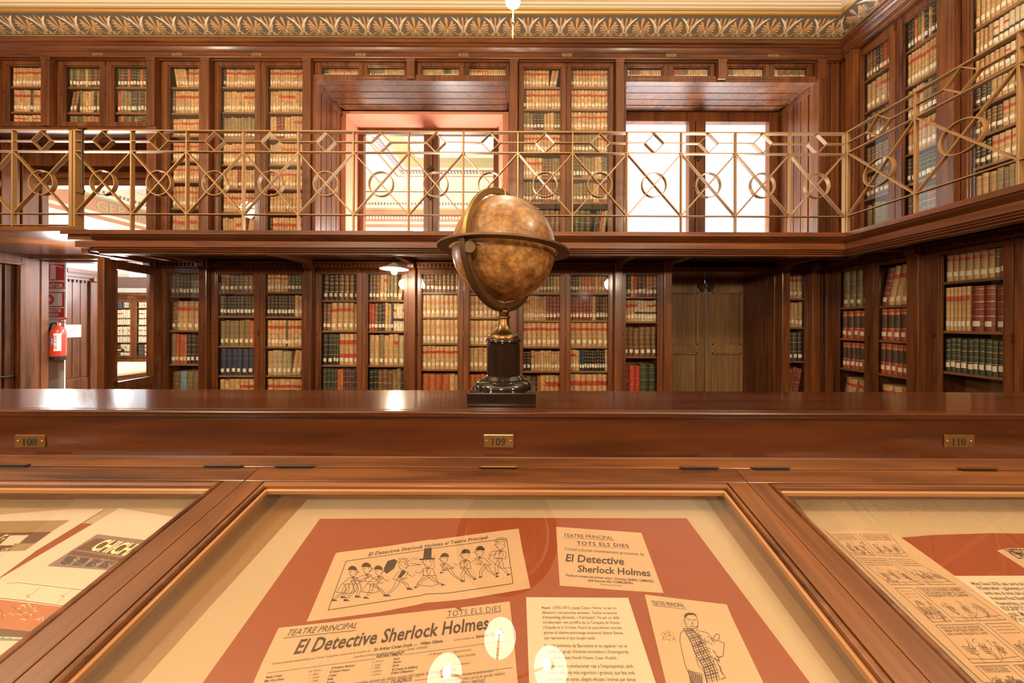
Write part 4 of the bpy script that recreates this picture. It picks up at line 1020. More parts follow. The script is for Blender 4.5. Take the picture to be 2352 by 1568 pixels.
h.location = (0, 0, zc - 0.004)
b = MB(); d0 = Vector((-math.cos(YAW), -math.sin(YAW), 0)); pp = d0 * 0.172
b.lathe([(0, -0.004), (0.016, -0.004), (0.016, 0.004), (0, 0.004)], (0, 0, 0), 20); b.v = [(pp.x + 0.012 + x, pp.y - 0.012 + z, zc - 0.028 + y) for x, y, z in b.v]; b.build('clamp_disc', plain('dull_bronze', (0.12, 0.07, 0.03), 0.6, 0.4), globe, bevel=0.001)
b = MB(); b.lathe([(0, zc - 0.158), (0.006, zc - 0.158), (0.006, zc - 0.1635)], n=12); b.lathe([(0, zc + 0.185), (0.008, zc + 0.183), (0.008, zc + 0.157), (0, zc + 0.157)], n=16); b.build('axis_pin', BRASS, globe, smooth=True)
Z = lambda py, Y=0.985: PZ(py, Y) - ZTOP
b = MB(); b.lathe([(0, zc - 0.188), (0.010, zc - 0.188), (0.011, Z(708)), (0.016, Z(711)), (0.018, Z(715)), (0.016, Z(720)), (0.013, Z(724)), (0.020, Z(727)), (0.020, Z(731)), (0.0165, Z(733)), (0.0175, Z(745)), (0.024, Z(757)), (0.036, Z(764)), (0.044, Z(768)), (0.047, Z(772)), (0.047, Z(776)), (0, Z(777))], n=48); b.build('stem', BRASSD, globe, smooth=True)
b = MB(); b.lathe([(0, Z(776)), (0.046, Z(776)), (0.053, Z(778)), (0.055, Z(781)), (0.055, Z(784)), (0.050, Z(787)), (0.050, Z(789)), (0.0515, Z(790)), (0.0515, Z(860)), (0.0545, Z(862)), (0.058, Z(865)), (0.062, Z(868)), (0.062, Z(870)), (0.074, Z(872)), (0.083, Z(877)), (0.0865, Z(883)), (0.085, Z(889)), (0.078, Z(893)), (0.073, Z(895)), (0.073, 0.041), (0, 0.041)], n=64); b.build('column', BLACKW, globe, smooth=True)
b = MB(); b.box(-0.0965, 0.0965, -0.0965, 0.0965, 0.0005, 0.0395); b.build('base', BLACKW, globe, bevel=0.003)

# ---------------------------------------------------------------- papers in the show cases
CF = 1 / math.sqrt(1 + TF * TF)
def fp(px, py, off=0.0):
    x, y = cor(px, py)
    o = off / CF
    Y = (H1 - o) / ((y - CY) / F + TF)
    return Vector(((x - CX) / F * Y, Y, E - H1 + TF * Y + o))
NRM = Vector((0, -TF, 1)).normalized()
PAP = {'cream': plain('cream_lining_paper', (0.40, 0.285, 0.17), 0.85, noise=0.05, nscale=5), 'rust': plain('rust_red_card', (0.225, 0.042, 0.0065), 0.8, noise=0.06, nscale=40),
       'old': plain('yellowed_paper', (0.47, 0.30, 0.175), 0.85, noise=0.06, nscale=9), 'white': plain('white_paper', (0.56, 0.43, 0.31), 0.85), 'pale': plain('pale_photo_paper', (0.54, 0.43, 0.34), 0.6),
       'ink': plain('brown_black_ink', (0.045, 0.020, 0.012), 0.8), 'grey': plain('grey_ink', (0.13, 0.085, 0.055), 0.8), 'brown': plain('photo_brown', (0.10, 0.035, 0.015), 0.6), 'dark': plain('photo_dark', (0.05, 0.03, 0.03), 0.6),
       'orange': plain('photo_orange', (0.36, 0.105, 0.035), 0.6), 'sign': plain('photo_cream_letters', (0.78, 0.62, 0.34), 0.6), 'pink': plain('photo_pale_pink', (0.66, 0.46, 0.36), 0.6),
       'green': plain('photo_green', (0.12, 0.19, 0.13), 0.6), 'mauve': plain('photo_mauve', (0.20, 0.12, 0.11), 0.6), 'gold': plain('photo_ochre', (0.26, 0.165, 0.07), 0.6)}
class Doc:
    def __init__(s, name, label, cat, pts, layer, mat, group=None, thick=0.0004):
        s.b = MB(); s.mats = [PAP[mat]]; s.off = 0.0006 + layer * 0.0007; s.args = (name, label, cat, group)
        P = [fp(x, y, s.off) for x, y in pts]; n = len(P)
        s.b.add([p for p in P] + [p - NRM * thick for p in P], [tuple(range(n)), tuple(range(n, 2 * n))[::-1]] + [(i, i + n, (i + 1) % n + n, (i + 1) % n) for i in range(n)], 0)
        s.k = 1
    def mi(s, mat):
        if PAP[mat] not in s.mats: s.mats.append(PAP[mat])
        return s.mats.index(PAP[mat])
    def up(s): s.k += 0.12; return s.off + 0.00012 * s.k
    def area(s, pts, mat): o = s.up(); s.b.add([fp(x, y, o) for x, y in pts], [tuple(range(len(pts)))], s.mi(mat))
    def line(s, pts, w=1.3, mat='ink', closed=False):
        o = s.off + 0.0004; P = [fp(x, y, o) for x, y in pts]
        if closed: P.append(P[0])
        for a, b in zip(P, P[1:]):
            d = b - a
            if d.length < 1e-6: continue
            hw = w * 0.00062 / 2; t = d.normalized(); nn = NRM.cross(t) * hw
            s.b.add([a + nn - t * hw * .5, b + nn + t * hw * .5, b - nn + t * hw * .5, a - nn - t * hw * .5], [(0, 1, 2, 3)], s.mi(mat))
    def text(s, body, p0, p1, mat='ink', hs=1.0, **kw):
        o = s.off + 0.0005; a, b = fp(*p0, o), fp(*p1, o); ux = (b - a); wd = ux.length; ux.normalize()
        text_on(s.b, body, a, ux, NRM.cross(ux), wd, s.mi(mat), hs, **kw)
    def done(s):
        nm, lb, ct, gr = s.args
        return tag(s.b.build(nm, s.mats), lb, ct, gr)
def zz(ox, oy, k): return lambda *pts: [(ox + x * k, oy + y * k) for x, y in pts]

# middle case
Doc('lining_paper', 'cream lining paper under everything in the middle case', 'paper', [(706, 1147), (1620, 1147), (1990, 1650), (250, 1650)], 0, 'cream').done()
Doc('backing_card', 'rust red card backing the theatre playbills', 'card', [(735, 1191), (1180, 1189), (1577, 1190), (1930, 1660), (400, 1660)], 1, 'rust').done()

z2 = zz(600, 1150, 650 / 2352)
d = Doc('caricature_print', 'yellowed strip print of caricatured figures running in a row', 'print', z2((620, 435), (645, 428), (1080, 372), (1400, 322), (1430, 324), (2010, 245), (2140, 230), (2170, 400), (2238, 725), (2120, 745), (1700, 815), (1560, 830), (1362, 846), (1320, 858), (980, 925), (378, 1003)), 2, 'old')
d.line(z2((705, 500), (1380, 405), (1400, 398), (2040, 313), (2093, 686), (1560, 765), (1362, 775), (1330, 785), (556, 907)), 1.7, closed=True)
d.text('El Detective Sherlock Holmes al Teatro Principal', *z2((890, 458), (1885, 312)), bold=0.012, shear=0.1, space=1.08)
R_ = random.Random(4)
def fig(hx, hy, hr, waist, feet, lean=0, hair='cap', coat=False, arm=1, fill=False):
    """a small striding figure drawn with pen lines; zoom coordinates"""
    L = lambda pts, w=1.1: d.line(z2(*pts), w)
    head = [(hx + hr * math.cos(t) * 0.8, hy + hr * math.sin(t)) for t in [k * math.pi / 7 for k in range(15)]]
    L(head)
    if hair == 'cap': d.area(z2(*[(hx - lean * hr * 0.15 + hr * 0.9 * math.cos(t), hy - hr * 0.25 + hr * 0.85 * math.sin(t)) for t in [math.pi + k * math.pi / 8 for k in range(9)]]), 'ink')
    if hair == 'top': d.area(z2((hx - hr * .8, hy - hr * .5), (hx - hr * .6, hy - hr * 2.2), (hx + hr * .7, hy - hr * 2.3), (hx + hr * .6, hy - hr * .6), (hx + hr * 1.3, hy - hr * .45), (hx + hr * 1.2, hy - hr * .3), (hx - hr * 1.5, hy - hr * .15), (hx - hr * 1.5, hy - hr * .35)), 'ink')
    if hair == 'flat': L([(hx - hr, hy - hr * .5), (hx - hr * .7, hy - hr * 1.1), (hx + hr * .5, hy - hr * 1.2), (hx + hr * 1.1, hy - hr * .6), (hx - hr * 1.2, hy - hr * .4)])
    L([(hx + lean * hr * .8, hy - hr * .1), (hx + lean * hr * 1.15, hy + hr * .2), (hx + lean * hr * .75, hy + hr * .3)])           # nose
    ex = hx + lean * hr * .35; L([(ex - 3, hy - hr * .05), (ex + 5, hy - hr * .02)], 1.8); L([(ex - 7, hy - hr * .28), (ex + 8, hy - hr * .22)], 1.2); L([(hx + lean * hr * .25, hy + hr * .55), (hx + lean * hr * .65, hy + hr * .5)], 1.2); L([(hx - lean * hr * .3, hy - hr * .1), (hx - lean * hr * .5, hy), (hx - lean * hr * .3, hy + hr * .2)], 1.0)
    wx, wy = waist; sx, sy = hx, hy + hr * 1.05; g = hr * 1.0
    body = [(sx - g * .9, sy + g * .3), (wx - g * 1.05, wy), (wx + g * 1.05, wy), (sx + g * .9, sy + g * .3), (sx, sy)]
    if fill: d.area(z2((sx - g * .2, sy), (sx + g * .5, sy + g * .2), (wx + g * .5, wy - g * .3), (wx - g * .2, wy - g * .2)), 'ink')
    d.line(z2(*body), 1.1, closed=True)
    L([(sx, sy + g * .1), (sx + lean * g * .25, sy + g * .6), (wx + lean * g * .2, wy - g * .1)], 1.0); L([(sx - g * .35, sy + g * .15), (sx + lean * g * .2, sy + g * .7), (sx + g * .45, sy + g * .15)], 1.0); d.area(z2((sx - g * .2, sy + g * .1), (sx + g * .2, sy + g * .3), (sx + g * .2, sy + g * .1), (sx - g * .2, sy + g * .3)), 'ink')
    if coat: L([(wx - g * 1.05, wy), (wx - g * 2.2, wy + g * 1.6), (wx + g * .2, wy + g * 1.9), (wx + g * 1.5, wy + g * 1.5), (wx + g * 1.05, wy)])
    for fx, fy in feet:
        kx, ky = (wx + fx) / 2 + lean * g * .5, (wy + fy) / 2
        for o in (-g * .28, g * .28): L([(wx + o * 1.4, wy + g * .1), (kx + o, ky), (fx + o * .7, fy)])
        d.area(z2((fx - g * .3, fy - g * .2), (fx + g * .35, fy - g * .15), (fx + g * (.3 + .6 * lean), fy + g * .15), (fx - g * .35, fy + g * .2)), 'ink')
    L([(sx + g * .6 * arm, sy + g * .5), (sx + g * 1.7 * arm, sy + g * 1.1), (sx + g * 2.2 * arm, sy + g * .7)]); L([(sx - g * .5 * arm, sy + g * .6), (sx - g * .2 * arm, sy + g * 1.5), (sx + g * .9 * arm, sy + g * 1.4)])
fig(765, 585, 42, (715, 690), ((600, 825), (675, 800)), 1, coat=True, arm=1)
fig(880, 560, 44, (800, 665), ((700, 825), (795, 795)), 1, arm=1)
fig(980, 580, 40, (920, 690), ((865, 805), (1030, 785)), 1, coat=True, arm=1)
fig(1180, 530, 46, (1140, 650), ((1040, 785), (1225, 730)), 1, 'flat', arm=1, fill=True)
d.line(z2((1240, 520), (1330, 528), (1255, 540)), 1.3); d.line(z2((1240, 500), (1262, 470), (1290, 490), (1300, 465)), 0.9)
d.area(z2((1020, 560), (1050, 500), (1110, 482), (1130, 500), (1105, 560), (1045, 605), (1025, 590)), 'ink')
fig(1385, 500, 48, (1400, 620), ((1290, 720), (1515, 700)), -1, 'top', coat=True, arm=-1)
fig(1520, 475, 40, (1560, 560), ((1670, 665), (1500, 600)), -1, arm=1)
fig(1695, 445, 42, (1700, 560), ((1780, 650), (1685, 670)), -1, arm=-1)
fig(1815, 420, 42, (1870, 530), ((1825, 635), (1965, 630)), -1, arm=-1)
fig(1990, 360, 46, (1985, 480), ((1965, 605), (2060, 615)), -1, 'flat', coat=False, arm=-1)
d.line(z2((1990, 410), (1915, 420), (1890, 480), (1990, 560), (2080, 555)), 1.1); d.line(z2((1440, 450), (1436, 560)), 1.0)
d.done()

d = Doc('theatre_playbill', 'large yellowed playbill with bold slanted title and cast list', 'playbill', z2((145, 1055), (640, 1000), (1130, 940), (1610, 887), (1658, 917), (1662, 885), (2066, 835), (2100, 1150), (2150, 1700), (2190, 2100), (-240, 2100), (-120, 1640), (0, 1360)), 2, 'old')
d.text('TEATRE PRINCIPAL', *z2((210, 1122), (790, 1056)), shear=0.25, bold=-0.004); d.line(z2((188, 1138), (786, 1076)), 1.2)
d.text('TOTS ELS DIES', *z2((1545, 962), (1995, 916)), bold=-0.012, space=1.1); d.line(z2((1536, 972), (1990, 922)), 1.0)
d.text('El Detective Sherlock Holmes', *z2((268, 1272), (1890, 1062)), bold=0.02, shear=0.08, space=1.03, hs=1.12)
d.text('Famosa comedia melodramàtica en 5 actes i 6 quadros, extreta de les novel·les de', *z2((88, 1362), (905, 1252)), 'grey', shear=0.2)
d.text('Sir Arthur Conan Doyle', *z2((935, 1248), (1255, 1206)), bold=0.015); d.text('per', *z2((1272, 1204), (1300, 1200)), 'grey'); d.text('Willian Gillette', *z2((1318, 1198), (1510, 1174)), bold=0.015)
d.text('Versió catalana de', *z2((1600, 1164), (1770, 1142)), 'grey', shear=0.2); d.text('Salvador Vilaregut', *z2((1785, 1140), (2020, 1108)), bold=0.012)
d.text('posada en escena per primer actor i director ENRIC GIMENEZ', *z2((770, 1305), (1385, 1222)), 'grey', shear=0.1)
d.text('REPARTIMENT', *z2((958, 1306), (1185, 1280)), bold=0.014)
d.line(z2((50, 1430), (950, 1310)), 0.9, 'grey'); d.line(z2((1195, 1277), (2070, 1158)), 0.9, 'grey')
for x, y, t, w in ((35, 1475, 'Madge Orlebar', 140), (22, 1508, 'Miss Alice Brent', 165), (90, 1535, 'Teresa', 70), (580, 1398, 'El Professor Moriarty', 195), (570, 1430, 'El Doctor Watson', 165), (558, 1462, 'Orlebar', 70), (548, 1492, 'Bribb', 48), (540, 1522, 'Bassick', 68),
                   (1100, 1323, 'Fitton', 50), (1095, 1350, 'Fletcher', 72), (1090, 1378, 'Jarvis', 52), (1085, 1412, 'El Compte de Stahlberg', 215), (1078, 1442, "El Baró d'Altenheim", 185)):
    d.text(t, *z2((x, y), (x + w, y - w * 0.125)), bold=0.012, shear=0.15)
for x, y, t, w in ((390, 1425, 'Sra. Morera', 105), (395, 1455, '»   Baró', 80), (395, 1480, '»   Castells', 85), (400, 1508, '»  Adell', 72), (920, 1345, 'Sr. Gimenez', 95), (915, 1375, '»  Vinyas', 80), (912, 1400, '»  Nolla', 72), (905, 1428, '»  Santolaria', 95), (900, 1455, '»  Capdevila', 92),
                   (1600, 1262, 'Benjamí Forman', 145), (1600, 1305, 'Senyora Leocadia', 180), (1600, 1370, 'Dima Somera', 130), (1925, 1240, '»  Capella', 75), (1925, 1265, '»  Marxuach', 80), (1928, 1290, '»  Guitart', 72), (1930, 1315, '»  N. N.', 50), (1395, 1285, 'Sr. Bonova', 105)):
    d.text(t, *z2((x, y), (x + w, y - w * 0.125)), 'grey', shear=0.2)
d.text("L'acció passa a Londres durant els últims temps del regnat de la Reina Victòria", *z2((560, 1560), (1620, 1410)), 'grey', bold=0.006)
d.line(z2((720, 1548), (1060, 1502)), 0.9, 'grey'); d.line(z2((1275, 1492), (2090, 1384)), 0.9, 'grey'); d.text('QUADROS', *z2((1075, 1520), (1250, 1496)), bold=0.014)
for x, y, t, w in ((1500, 1475, 'Tercer: Sherlock Holmes en perill de mort.', 430), (1490, 1510, 'Quart: Holmes està a punt de quedar malferit.', 540), (300, 1660, 'Primer: La caixa de cabals.', 420), (1480, 1550, '(Últim quadro i epíleg)', 380), (260, 1720, 'Segon: El despatx.', 330)):
    d.text(t, *z2((x, y), (x + w, y - w * 0.125)), 'grey', shear=0.15)
d.done()

z3 = zz(1150, 1150, 650 / 2352)
d = Doc('theatre_programme', 'small square programme reading Tots els Dies, near the case back', 'programme', z3((460, 215), (1170, 265), (1260, 505), (1355, 765), (935, 737), (492, 703)), 2, 'old')
d.text('TEATRE PRINCIPAL', *z3((524, 298), (940, 324)), bold=-0.004); d.line(z3((522, 306), (943, 331)), 0.9)
d.text('TOTS ELS DIES', *z3((634, 362), (1068, 386)), bold=0.014, hs=0.75, space=1.15); d.line(z3((630, 370), (1072, 396)), 0.9)
d.text('Triomf colossal unanimement proclamat de', *z3((530, 408), (1196, 455)), 'grey', bold=0.006)
d.text('El Detective', *z3((540, 500), (1032, 532)), bold=0.018, shear=0.2, hs=0.95); d.text('Sherlock Holmes', *z3((640, 588), (1252, 626)), bold=0.018, shear=0.2, hs=0.95)
d.text('Posat en escena pel primer actor i Director ENRIC GIMENEZ', *z3((546, 625), (1278, 678)), bold=0.010); d.text("amb decorat d'En COMELERÁN", *z3((728, 668), (1100, 692)), bold=0.012)
d.text('Il·lustrat per Picarol', *z3((830, 700), (1010, 712)), 'grey'); d.done()

d = Doc('text_sheet', 'white sheet with printed paragraphs, between big playbill and tartan scarf drawing', 'sheet', z3((212, 800), (1060, 805), (1290, 1513), (1400, 1860), (250, 1860)), 2, 'white')
d.text('Picarol', *z3((342, 897), (412, 897)), bold=0.014)
for t, x0, x1, y in (('(1876-1971). Josep Costa i Ferrer va ser un', 432, 964, 897), ('dibuixant i caricaturista eivissenc. També va exercir', 344, 974, 937), ("d'arqueòleg aficionat, i d'antiquari. Va ser un dels", 348, 988, 977), ('col·laborador més prolífics de La Campana de Gràcia i', 351, 1000, 1018),
                     ("L'Esquella de la Torratxa. Picarol és especialment recordat", 355, 1010, 1060), ('gràcies al cèlebre personatge anomenat Senyor Esteve,', 359, 1024, 1104), ('que representa el típic burgès català.', 362, 790, 1148),
                     ('La vida bohèmia de Barcelona el va captivar i es va', 368, 1055, 1214), ("integrar en grups d'artistes innovadors i d'avantguarda,", 371, 1070, 1262), ('com ara Borrassà, Nonell, Picasso, Casas i Rusiñol.', 374, 968, 1312),
                     ("El seu estil va evolucionar cap a l'expressivitat, amb", 380, 1103, 1383), ('traços cada cop més vigorosos i gruixuts, que feia amb', 384, 1118, 1437), ('una ploma de canya, afegint efectes i trames per donar', 388, 1130, 1493), ('més força al dibuix i a la caricatura política.', 392, 960, 1550)):
    d.text(t, *z3((x0, y), (x1, y + (x1 - x0) * 0.006)), 'grey', bold=0.004)
d.done()

d = Doc('portrait_print', 'yellowed playbill with a pen drawing of a man in a tartan scarf', 'print', z3((1197, 778), (1500, 815), (1880, 860), (1920, 960), (2185, 1513), (2330, 1860), (1480, 1860), (1375, 1513)), 2, 'old')
d.text('TEATRE PRINCIPAL', *z3((1262, 862), (1535, 886)), bold=0.002, hs=1.5); d.line(z3((1268, 868), (1545, 900)), 0.9)
G = lambda *p, w=1.2, m='ink': d.line(z3(*p), w, m)
G((1530, 960), (1528, 1000), (1545, 1040), (1580, 1062), (1615, 1058), (1640, 1035), (1640, 1000), (1625, 955), (1600, 938), (1560, 938), (1530, 960))
d.area(z3((1526, 985), (1528, 945), (1555, 928), (1600, 930), (1625, 945), (1632, 970), (1610, 948), (1560, 948), (1540, 965)), 'ink')
for a in ((1556, 985), (1600, 988)): G(a, (a[0] + 24, a[1] + 2), w=1.6)
G((1590, 990), (1598, 1020), (1584, 1024)); G((1578, 1040), (1612, 1042), w=1.4); G((1580, 1062), (1590, 1085)); G((1640, 1040), (1630, 1075))
G((1520, 1075), (1495, 1100), (1490, 1160), (1510, 1260), (1540, 1380), (1575, 1460), (1600, 1530)); G((1640, 1075), (1720, 1095), (1770, 1150), (1860, 1180), (1850, 1290), (1810, 1300), (1770, 1250))
G((1770, 1140), (1790, 1105), (1815, 1110), (1820, 1140), (1800, 1160)); G((1620, 1290), (1640, 1360), (1690, 1420), (1720, 1530)); G((1780, 1300), (1840, 1420), (1870, 1470), (1830, 1480))
SC_ = [((1520, 1060), (1590, 1060)), ((1560, 1130), (1650, 1105)), ((1590, 1190), (1680, 1160)), ((1610, 1250), (1710, 1215)), ((1640, 1310), (1740, 1275)), ((1680, 1370), (1770, 1335)), ((1700, 1430), (1800, 1400)), ((1720, 1510), (1820, 1490))]
for (a, b_), (c, e) in zip(SC_, SC_[1:]):
    for k in range(6):
        t = k / 5
        G((a[0] + (b_[0] - a[0]) * t, a[1] + (b_[1] - a[1]) * t), (c[0] + (e[0] - c[0]) * t, c[1] + (e[1] - c[1]) * t), w=1.0 if k % 2 else 2.4)
    for t in (0, 0.3, 0.6):
        G((a[0] + (c[0] - a[0]) * t, a[1] + (c[1] - a[1]) * t), (b_[0] + (e[0] - b_[0]) * t, b_[1] + (e[1] - b_[1]) * t), w=2.0 if t == 0.3 else 1.0)
for k in range(46):
    x, y = R_.uniform(1660, 1800), R_.uniform(1110, 1420); x += (y - 1265) * 0.28
    G((x, y), (x + R_.uniform(5, 30), y + R_.uniform(10, 40)), w=1.2)
for k in range(60):
    x, y = R_.uniform(1330, 1450), R_.uniform(1080, 1160); G((x, y), (x + 8, y + R_.uniform(-2, 8)), w=0.8, m='grey')
for k in range(40):
    x = R_.uniform(1500, 1550); y = R_.uniform(930, 1060); G((x, y), (x + 5, y + 2), w=0.7, m='grey')
for k in range(7): G((1560 + k * 18, 1400 + k * 10), (1580 + k * 16, 1513), w=1.5); G((1560 + k * 4, 1410 + k * 16), (1680, 1440 + k * 14), w=1.3)
d.done()

# left case
z1 = zz(0, 1130, 480 / 1718)
Doc('lining_paper', 'cream lining paper under the shop-front photographs', 'paper', [(-465, 1147), (510, 1147), (-66, 1640), (-1880, 1640)], 0, 'cream').done()
Doc('backing_card', 'rust red card showing between the photograph sheets', 'card', z1((700, 255), (1400, 300), (330, 1300), (-900, 1700), (-900, 500)), 1, 'rust').done()
d = Doc('photograph_sheet', 'white sheet with a brown shop-front photograph, farthest left', 'sheet', z1((-900, 250), (0, 185), (480, 145), (860, 138), (300, 480), (0, 700), (-1100, 1250)), 2, 'pale')
d.area(z1((-400, 260), (0, 238), (575, 230), (430, 320), (0, 335), (-500, 340)), 'gold'); d.area(z1((-500, 340), (0, 335), (430, 322), (205, 480), (0, 486), (-700, 500)), 'brown')
d.area(z1((85, 355), (240, 352), (140, 435), (-10, 438)), 'pale'); d.area(z1((120, 422), (290, 420), (205, 478), (70, 482)), 'gold'); d.text('r,', *z1((-20, 385), (30, 385)), 'sign', bold=0.02); d.text('OR', *z1((0, 482), (55, 482)), 'sign'); d.done()
d = Doc('photograph_sheet', 'white sheet with a storefront photograph above an orange one', 'sheet', z1((985, 130), (1445, 207), (1525, 236), (50, 1500), (-500, 1900), (-700, 1180), (0, 708)), 3, 'pale')
d.area(z1((800, 345), (1200, 395), (1420, 420), (1120, 660), (905, 642), (385, 607)), 'mauve')
d.area(z1((790, 378), (1160, 440), (1330, 462), (1240, 560), (1000, 520), (615, 470)), 'brown'); d.area(z1((600, 478), (1030, 545), (1230, 565), (1190, 590), (1000, 570), (560, 512)), 'brown')
d.text('CHICHA', *z1((730, 472), (1088, 527)), 'sign', bold=0.03, hs=1.25)
for k in range(5): d.area(z1((560 + k * 105, 520 + k * 14), (640 + k * 105, 530 + k * 14), (560 + k * 105, 600 + k * 8), (480 + k * 105, 594 + k * 8)), 'dark')
for k in range(50):
    x, y = R_.uniform(480, 980), R_.uniform(545, 600); d.line(z1((x, y), (x + R_.uniform(-20, 20), y + R_.uniform(4, 20))), 1.0, R_.choice(('pink', 'mauve', 'gold')))
d.area(z1((100, 725), (740, 775), (900, 790), (500, 945), (0, 880), (-400, 870), (-300, 760)), 'pink')
for x in (335, 620): d.line(z1((x, 780), (x - 80, 840), (x - 120, 850), (x - 90, 862), (x - 160, 890 + 30 * (x > 400))), 1.6, 'gold')
d.line(z1((-200, 860), (0, 870), (200, 892), (540, 938)), 1.6, 'grey'); d.line(z1((60, 750), (140, 742), (300, 760), (690, 805)), 1.2, 'grey')
d.area(z1((-500, 885), (0, 884), (200, 905), (530, 945), (330, 1150), (0, 1120), (-500, 1100)), 'orange')
for k in range(26):
    x, y = R_.uniform(-20, 330), R_.uniform(925, 1050); d.line(z1((x, y), (x + R_.uniform(10, 40), y + R_.uniform(-28, 6)), (x + R_.uniform(10, 60), y + R_.uniform(-10, 20))), 0.9, R_.choice(('sign', 'brown', 'pink')))
d.area(z1((-500, 1120), (0, 1120), (330, 1152), (280, 1196), (0, 1185), (-500, 1180)), 'brown'); d.area(z1((-500, 1186), (0, 1186), (200, 1210), (160, 1222), (0, 1218), (-500, 1215)), 'green')
for k in range(4): d.area(z1((-20 + k * 62, 1186 + k * 4), (20 + k * 62, 1189 + k * 4), (8 + k * 62, 1199 + k * 4), (-30 + k * 62, 1196 + k * 4)), 'pale')
d.done()

# right case
z4 = zz(1840, 1130, 512 / 1833)
Doc('lining_paper', 'greyish lining paper under the comic strip', 'paper', z4((-60, 61), (2600, 61), (4200, 1900), (1600, 1900), (240, 440)), 0, 'cream').done()
Doc('backing_card', 'rust red card beside the comic strip', 'card', z4((810, 375), (1080, 352), (1570, 336), (2600, 352), (3600, 1250), (1700, 1250)), 1, 'rust').done()
d = Doc('comic_strip', 'long yellowed comic strip sheet along the wooden divider', 'print', z4((205, 318), (420, 312), (700, 318), (770, 340), (900, 425), (1260, 685), (1833, 1090), (2500, 1560), (1500, 1560), (1090, 1180), (500, 600)), 2, 'old')
def Q(u, v):     # strip coordinates (across, along) -> zoom coordinates
    L0, R0_ = (235, 335), (760, 345); L1_, R1_ = (1560, 1560), (2470, 1560)
    # piecewise rows measured in the photo
    rows = [(0.0, 235, 345, 745, 345), (0.16, 420, 525, 905, 540), (0.33, 740, 775, 1315, 772), (0.56, 1075, 1080, 1725, 1060), (0.80, 1400, 1420, 2180, 1395), (1.0, 1640, 1640, 2480, 1640)]
    for a, b_ in zip(rows, rows[1:]):
        if a[0] <= v <= b_[0]:
            t = (v - a[0]) / (b_[0] - a[0]); xl_ = a[1] + (b_[1] - a[1]) * t; yl = a[2] + (b_[2] - a[2]) * t; xr_ = a[3] + (b_[3] - a[3]) * t; yr = a[4] + (b_[4] - a[4]) * t
            return (xl_ + (xr_ - xl_) * u, yl + (yr - yl) * u)
def strip_line(pts, w=1.0, m='grey'): d.line(z4(*[Q(u, v) for u, v in pts]), w, m)
WORDS = ('PASSEJANT PEL CARRER', 'UN HOME TROBA EL CAMÍ', 'QUE LI DIUEN ANEM', 'ARA MATEIX SENYOR', 'CORRE LA POLICIA JA VE', 'NO HO SÉ PAS AMIC', 'I TOTS PLEGATS RIUEN', 'ENCARA NO HA VINGUT')
for (va, vb), cuts in (((0.0, 0.15), (0.0, 0.45, 1.0)), ((0.17, 0.32), (0.0, 0.55, 1.0)), ((0.34, 0.55), (0.0, 0.30, 1.0)), ((0.57, 0.79), (0.0, 0.62, 1.0)), ((0.81, 0.99), (0.0, 0.4, 1.0))):
    for a, b_ in zip(cuts, cuts[1:]):
        a += 0.03; b_ -= 0.03
        strip_line([(a, va), (b_, va), (b_, vb), (a, vb), (a, va)], 1.1)
        hv = (vb - va)
        for r_ in range(3):
            v = va + hv * (0.10 + 0.085 * r_); p0, p1 = Q(a + 0.04, v), Q(b_ - 0.04, v)
            d.text(R_.choice(WORDS), z4(p0)[0], z4(p1)[0], 'grey', hs=0.8, shear=0.1)
        for q in range(3):          # little figures and scenery
            cu, cv = a + (b_ - a) * (0.2 + 0.3 * q), va + hv * 0.62
            for s_ in range(9):
                pts = [(cu + R_.uniform(-.05, .05), cv + R_.uniform(-.22, .28) * hv)]
                for t_ in range(3): pts.append((min(b_, max(a, pts[-1][0] + R_.uniform(-.035, .035))), min(vb, max(va + hv * .36, pts[-1][1] + R_.uniform(-.10, .14) * hv))))
                strip_line(pts, 0.8)
            for s_ in range(5):
                v = cv + (-0.05 + 0.045 * s_) * hv; strip_line([(cu - .03, v), (cu + .03, v + .02 * hv)], 1.4)
        strip_line([(a, va + hv * .88), ((a + b_) / 2, va + hv * .92), (b_, va + hv * .86)], 0.8)
d.done()
d = Doc('text_sheet', 'white typed sheet with a torn top, beside the comic strip', 'sheet', z4((1255, 688), (1830, 686), (2700, 690), (3300, 1300), (2100, 1300)), 3, 'white')
for k, t in enumerate(('Mag Claus 2020, jaia surta de les dificultats', 'Il·lustrador i guionista català, dibuixant', 'amb una al món de la historieta catalana', 'Antonio Ruiz Bombita d’aquell temps feu', 'Humorista, va néixer a Barcelona i va', 'ESCRIPTOR a la revista i als diaris', 'mai. Molt recordat pels lectors', 'Picarol va dibuixar molts')):
    y = 762 + k * 38 + k * k * 0.8; x = 1420 + k * 52; d.text(t, *z4((x, y), (x + 620, y + 4)), 'grey', bold=0.006)
d.done()
d = Doc('clipping', 'small newspaper clipping with dark heading at the case edge', 'clipping', z4((1610, 480), (1700, 460), (2400, 455), (2900, 700), (1960, 690), (1860, 640)), 2, 'old')
d.text('HISTORIETES DE', *z4((1740, 512), (2150, 512)), bold=0.02, hs=1.3); d.text("L'ESQUELLA", *z4((1790, 545), (2150, 545)), bold=0.02, hs=1.1); d.done()

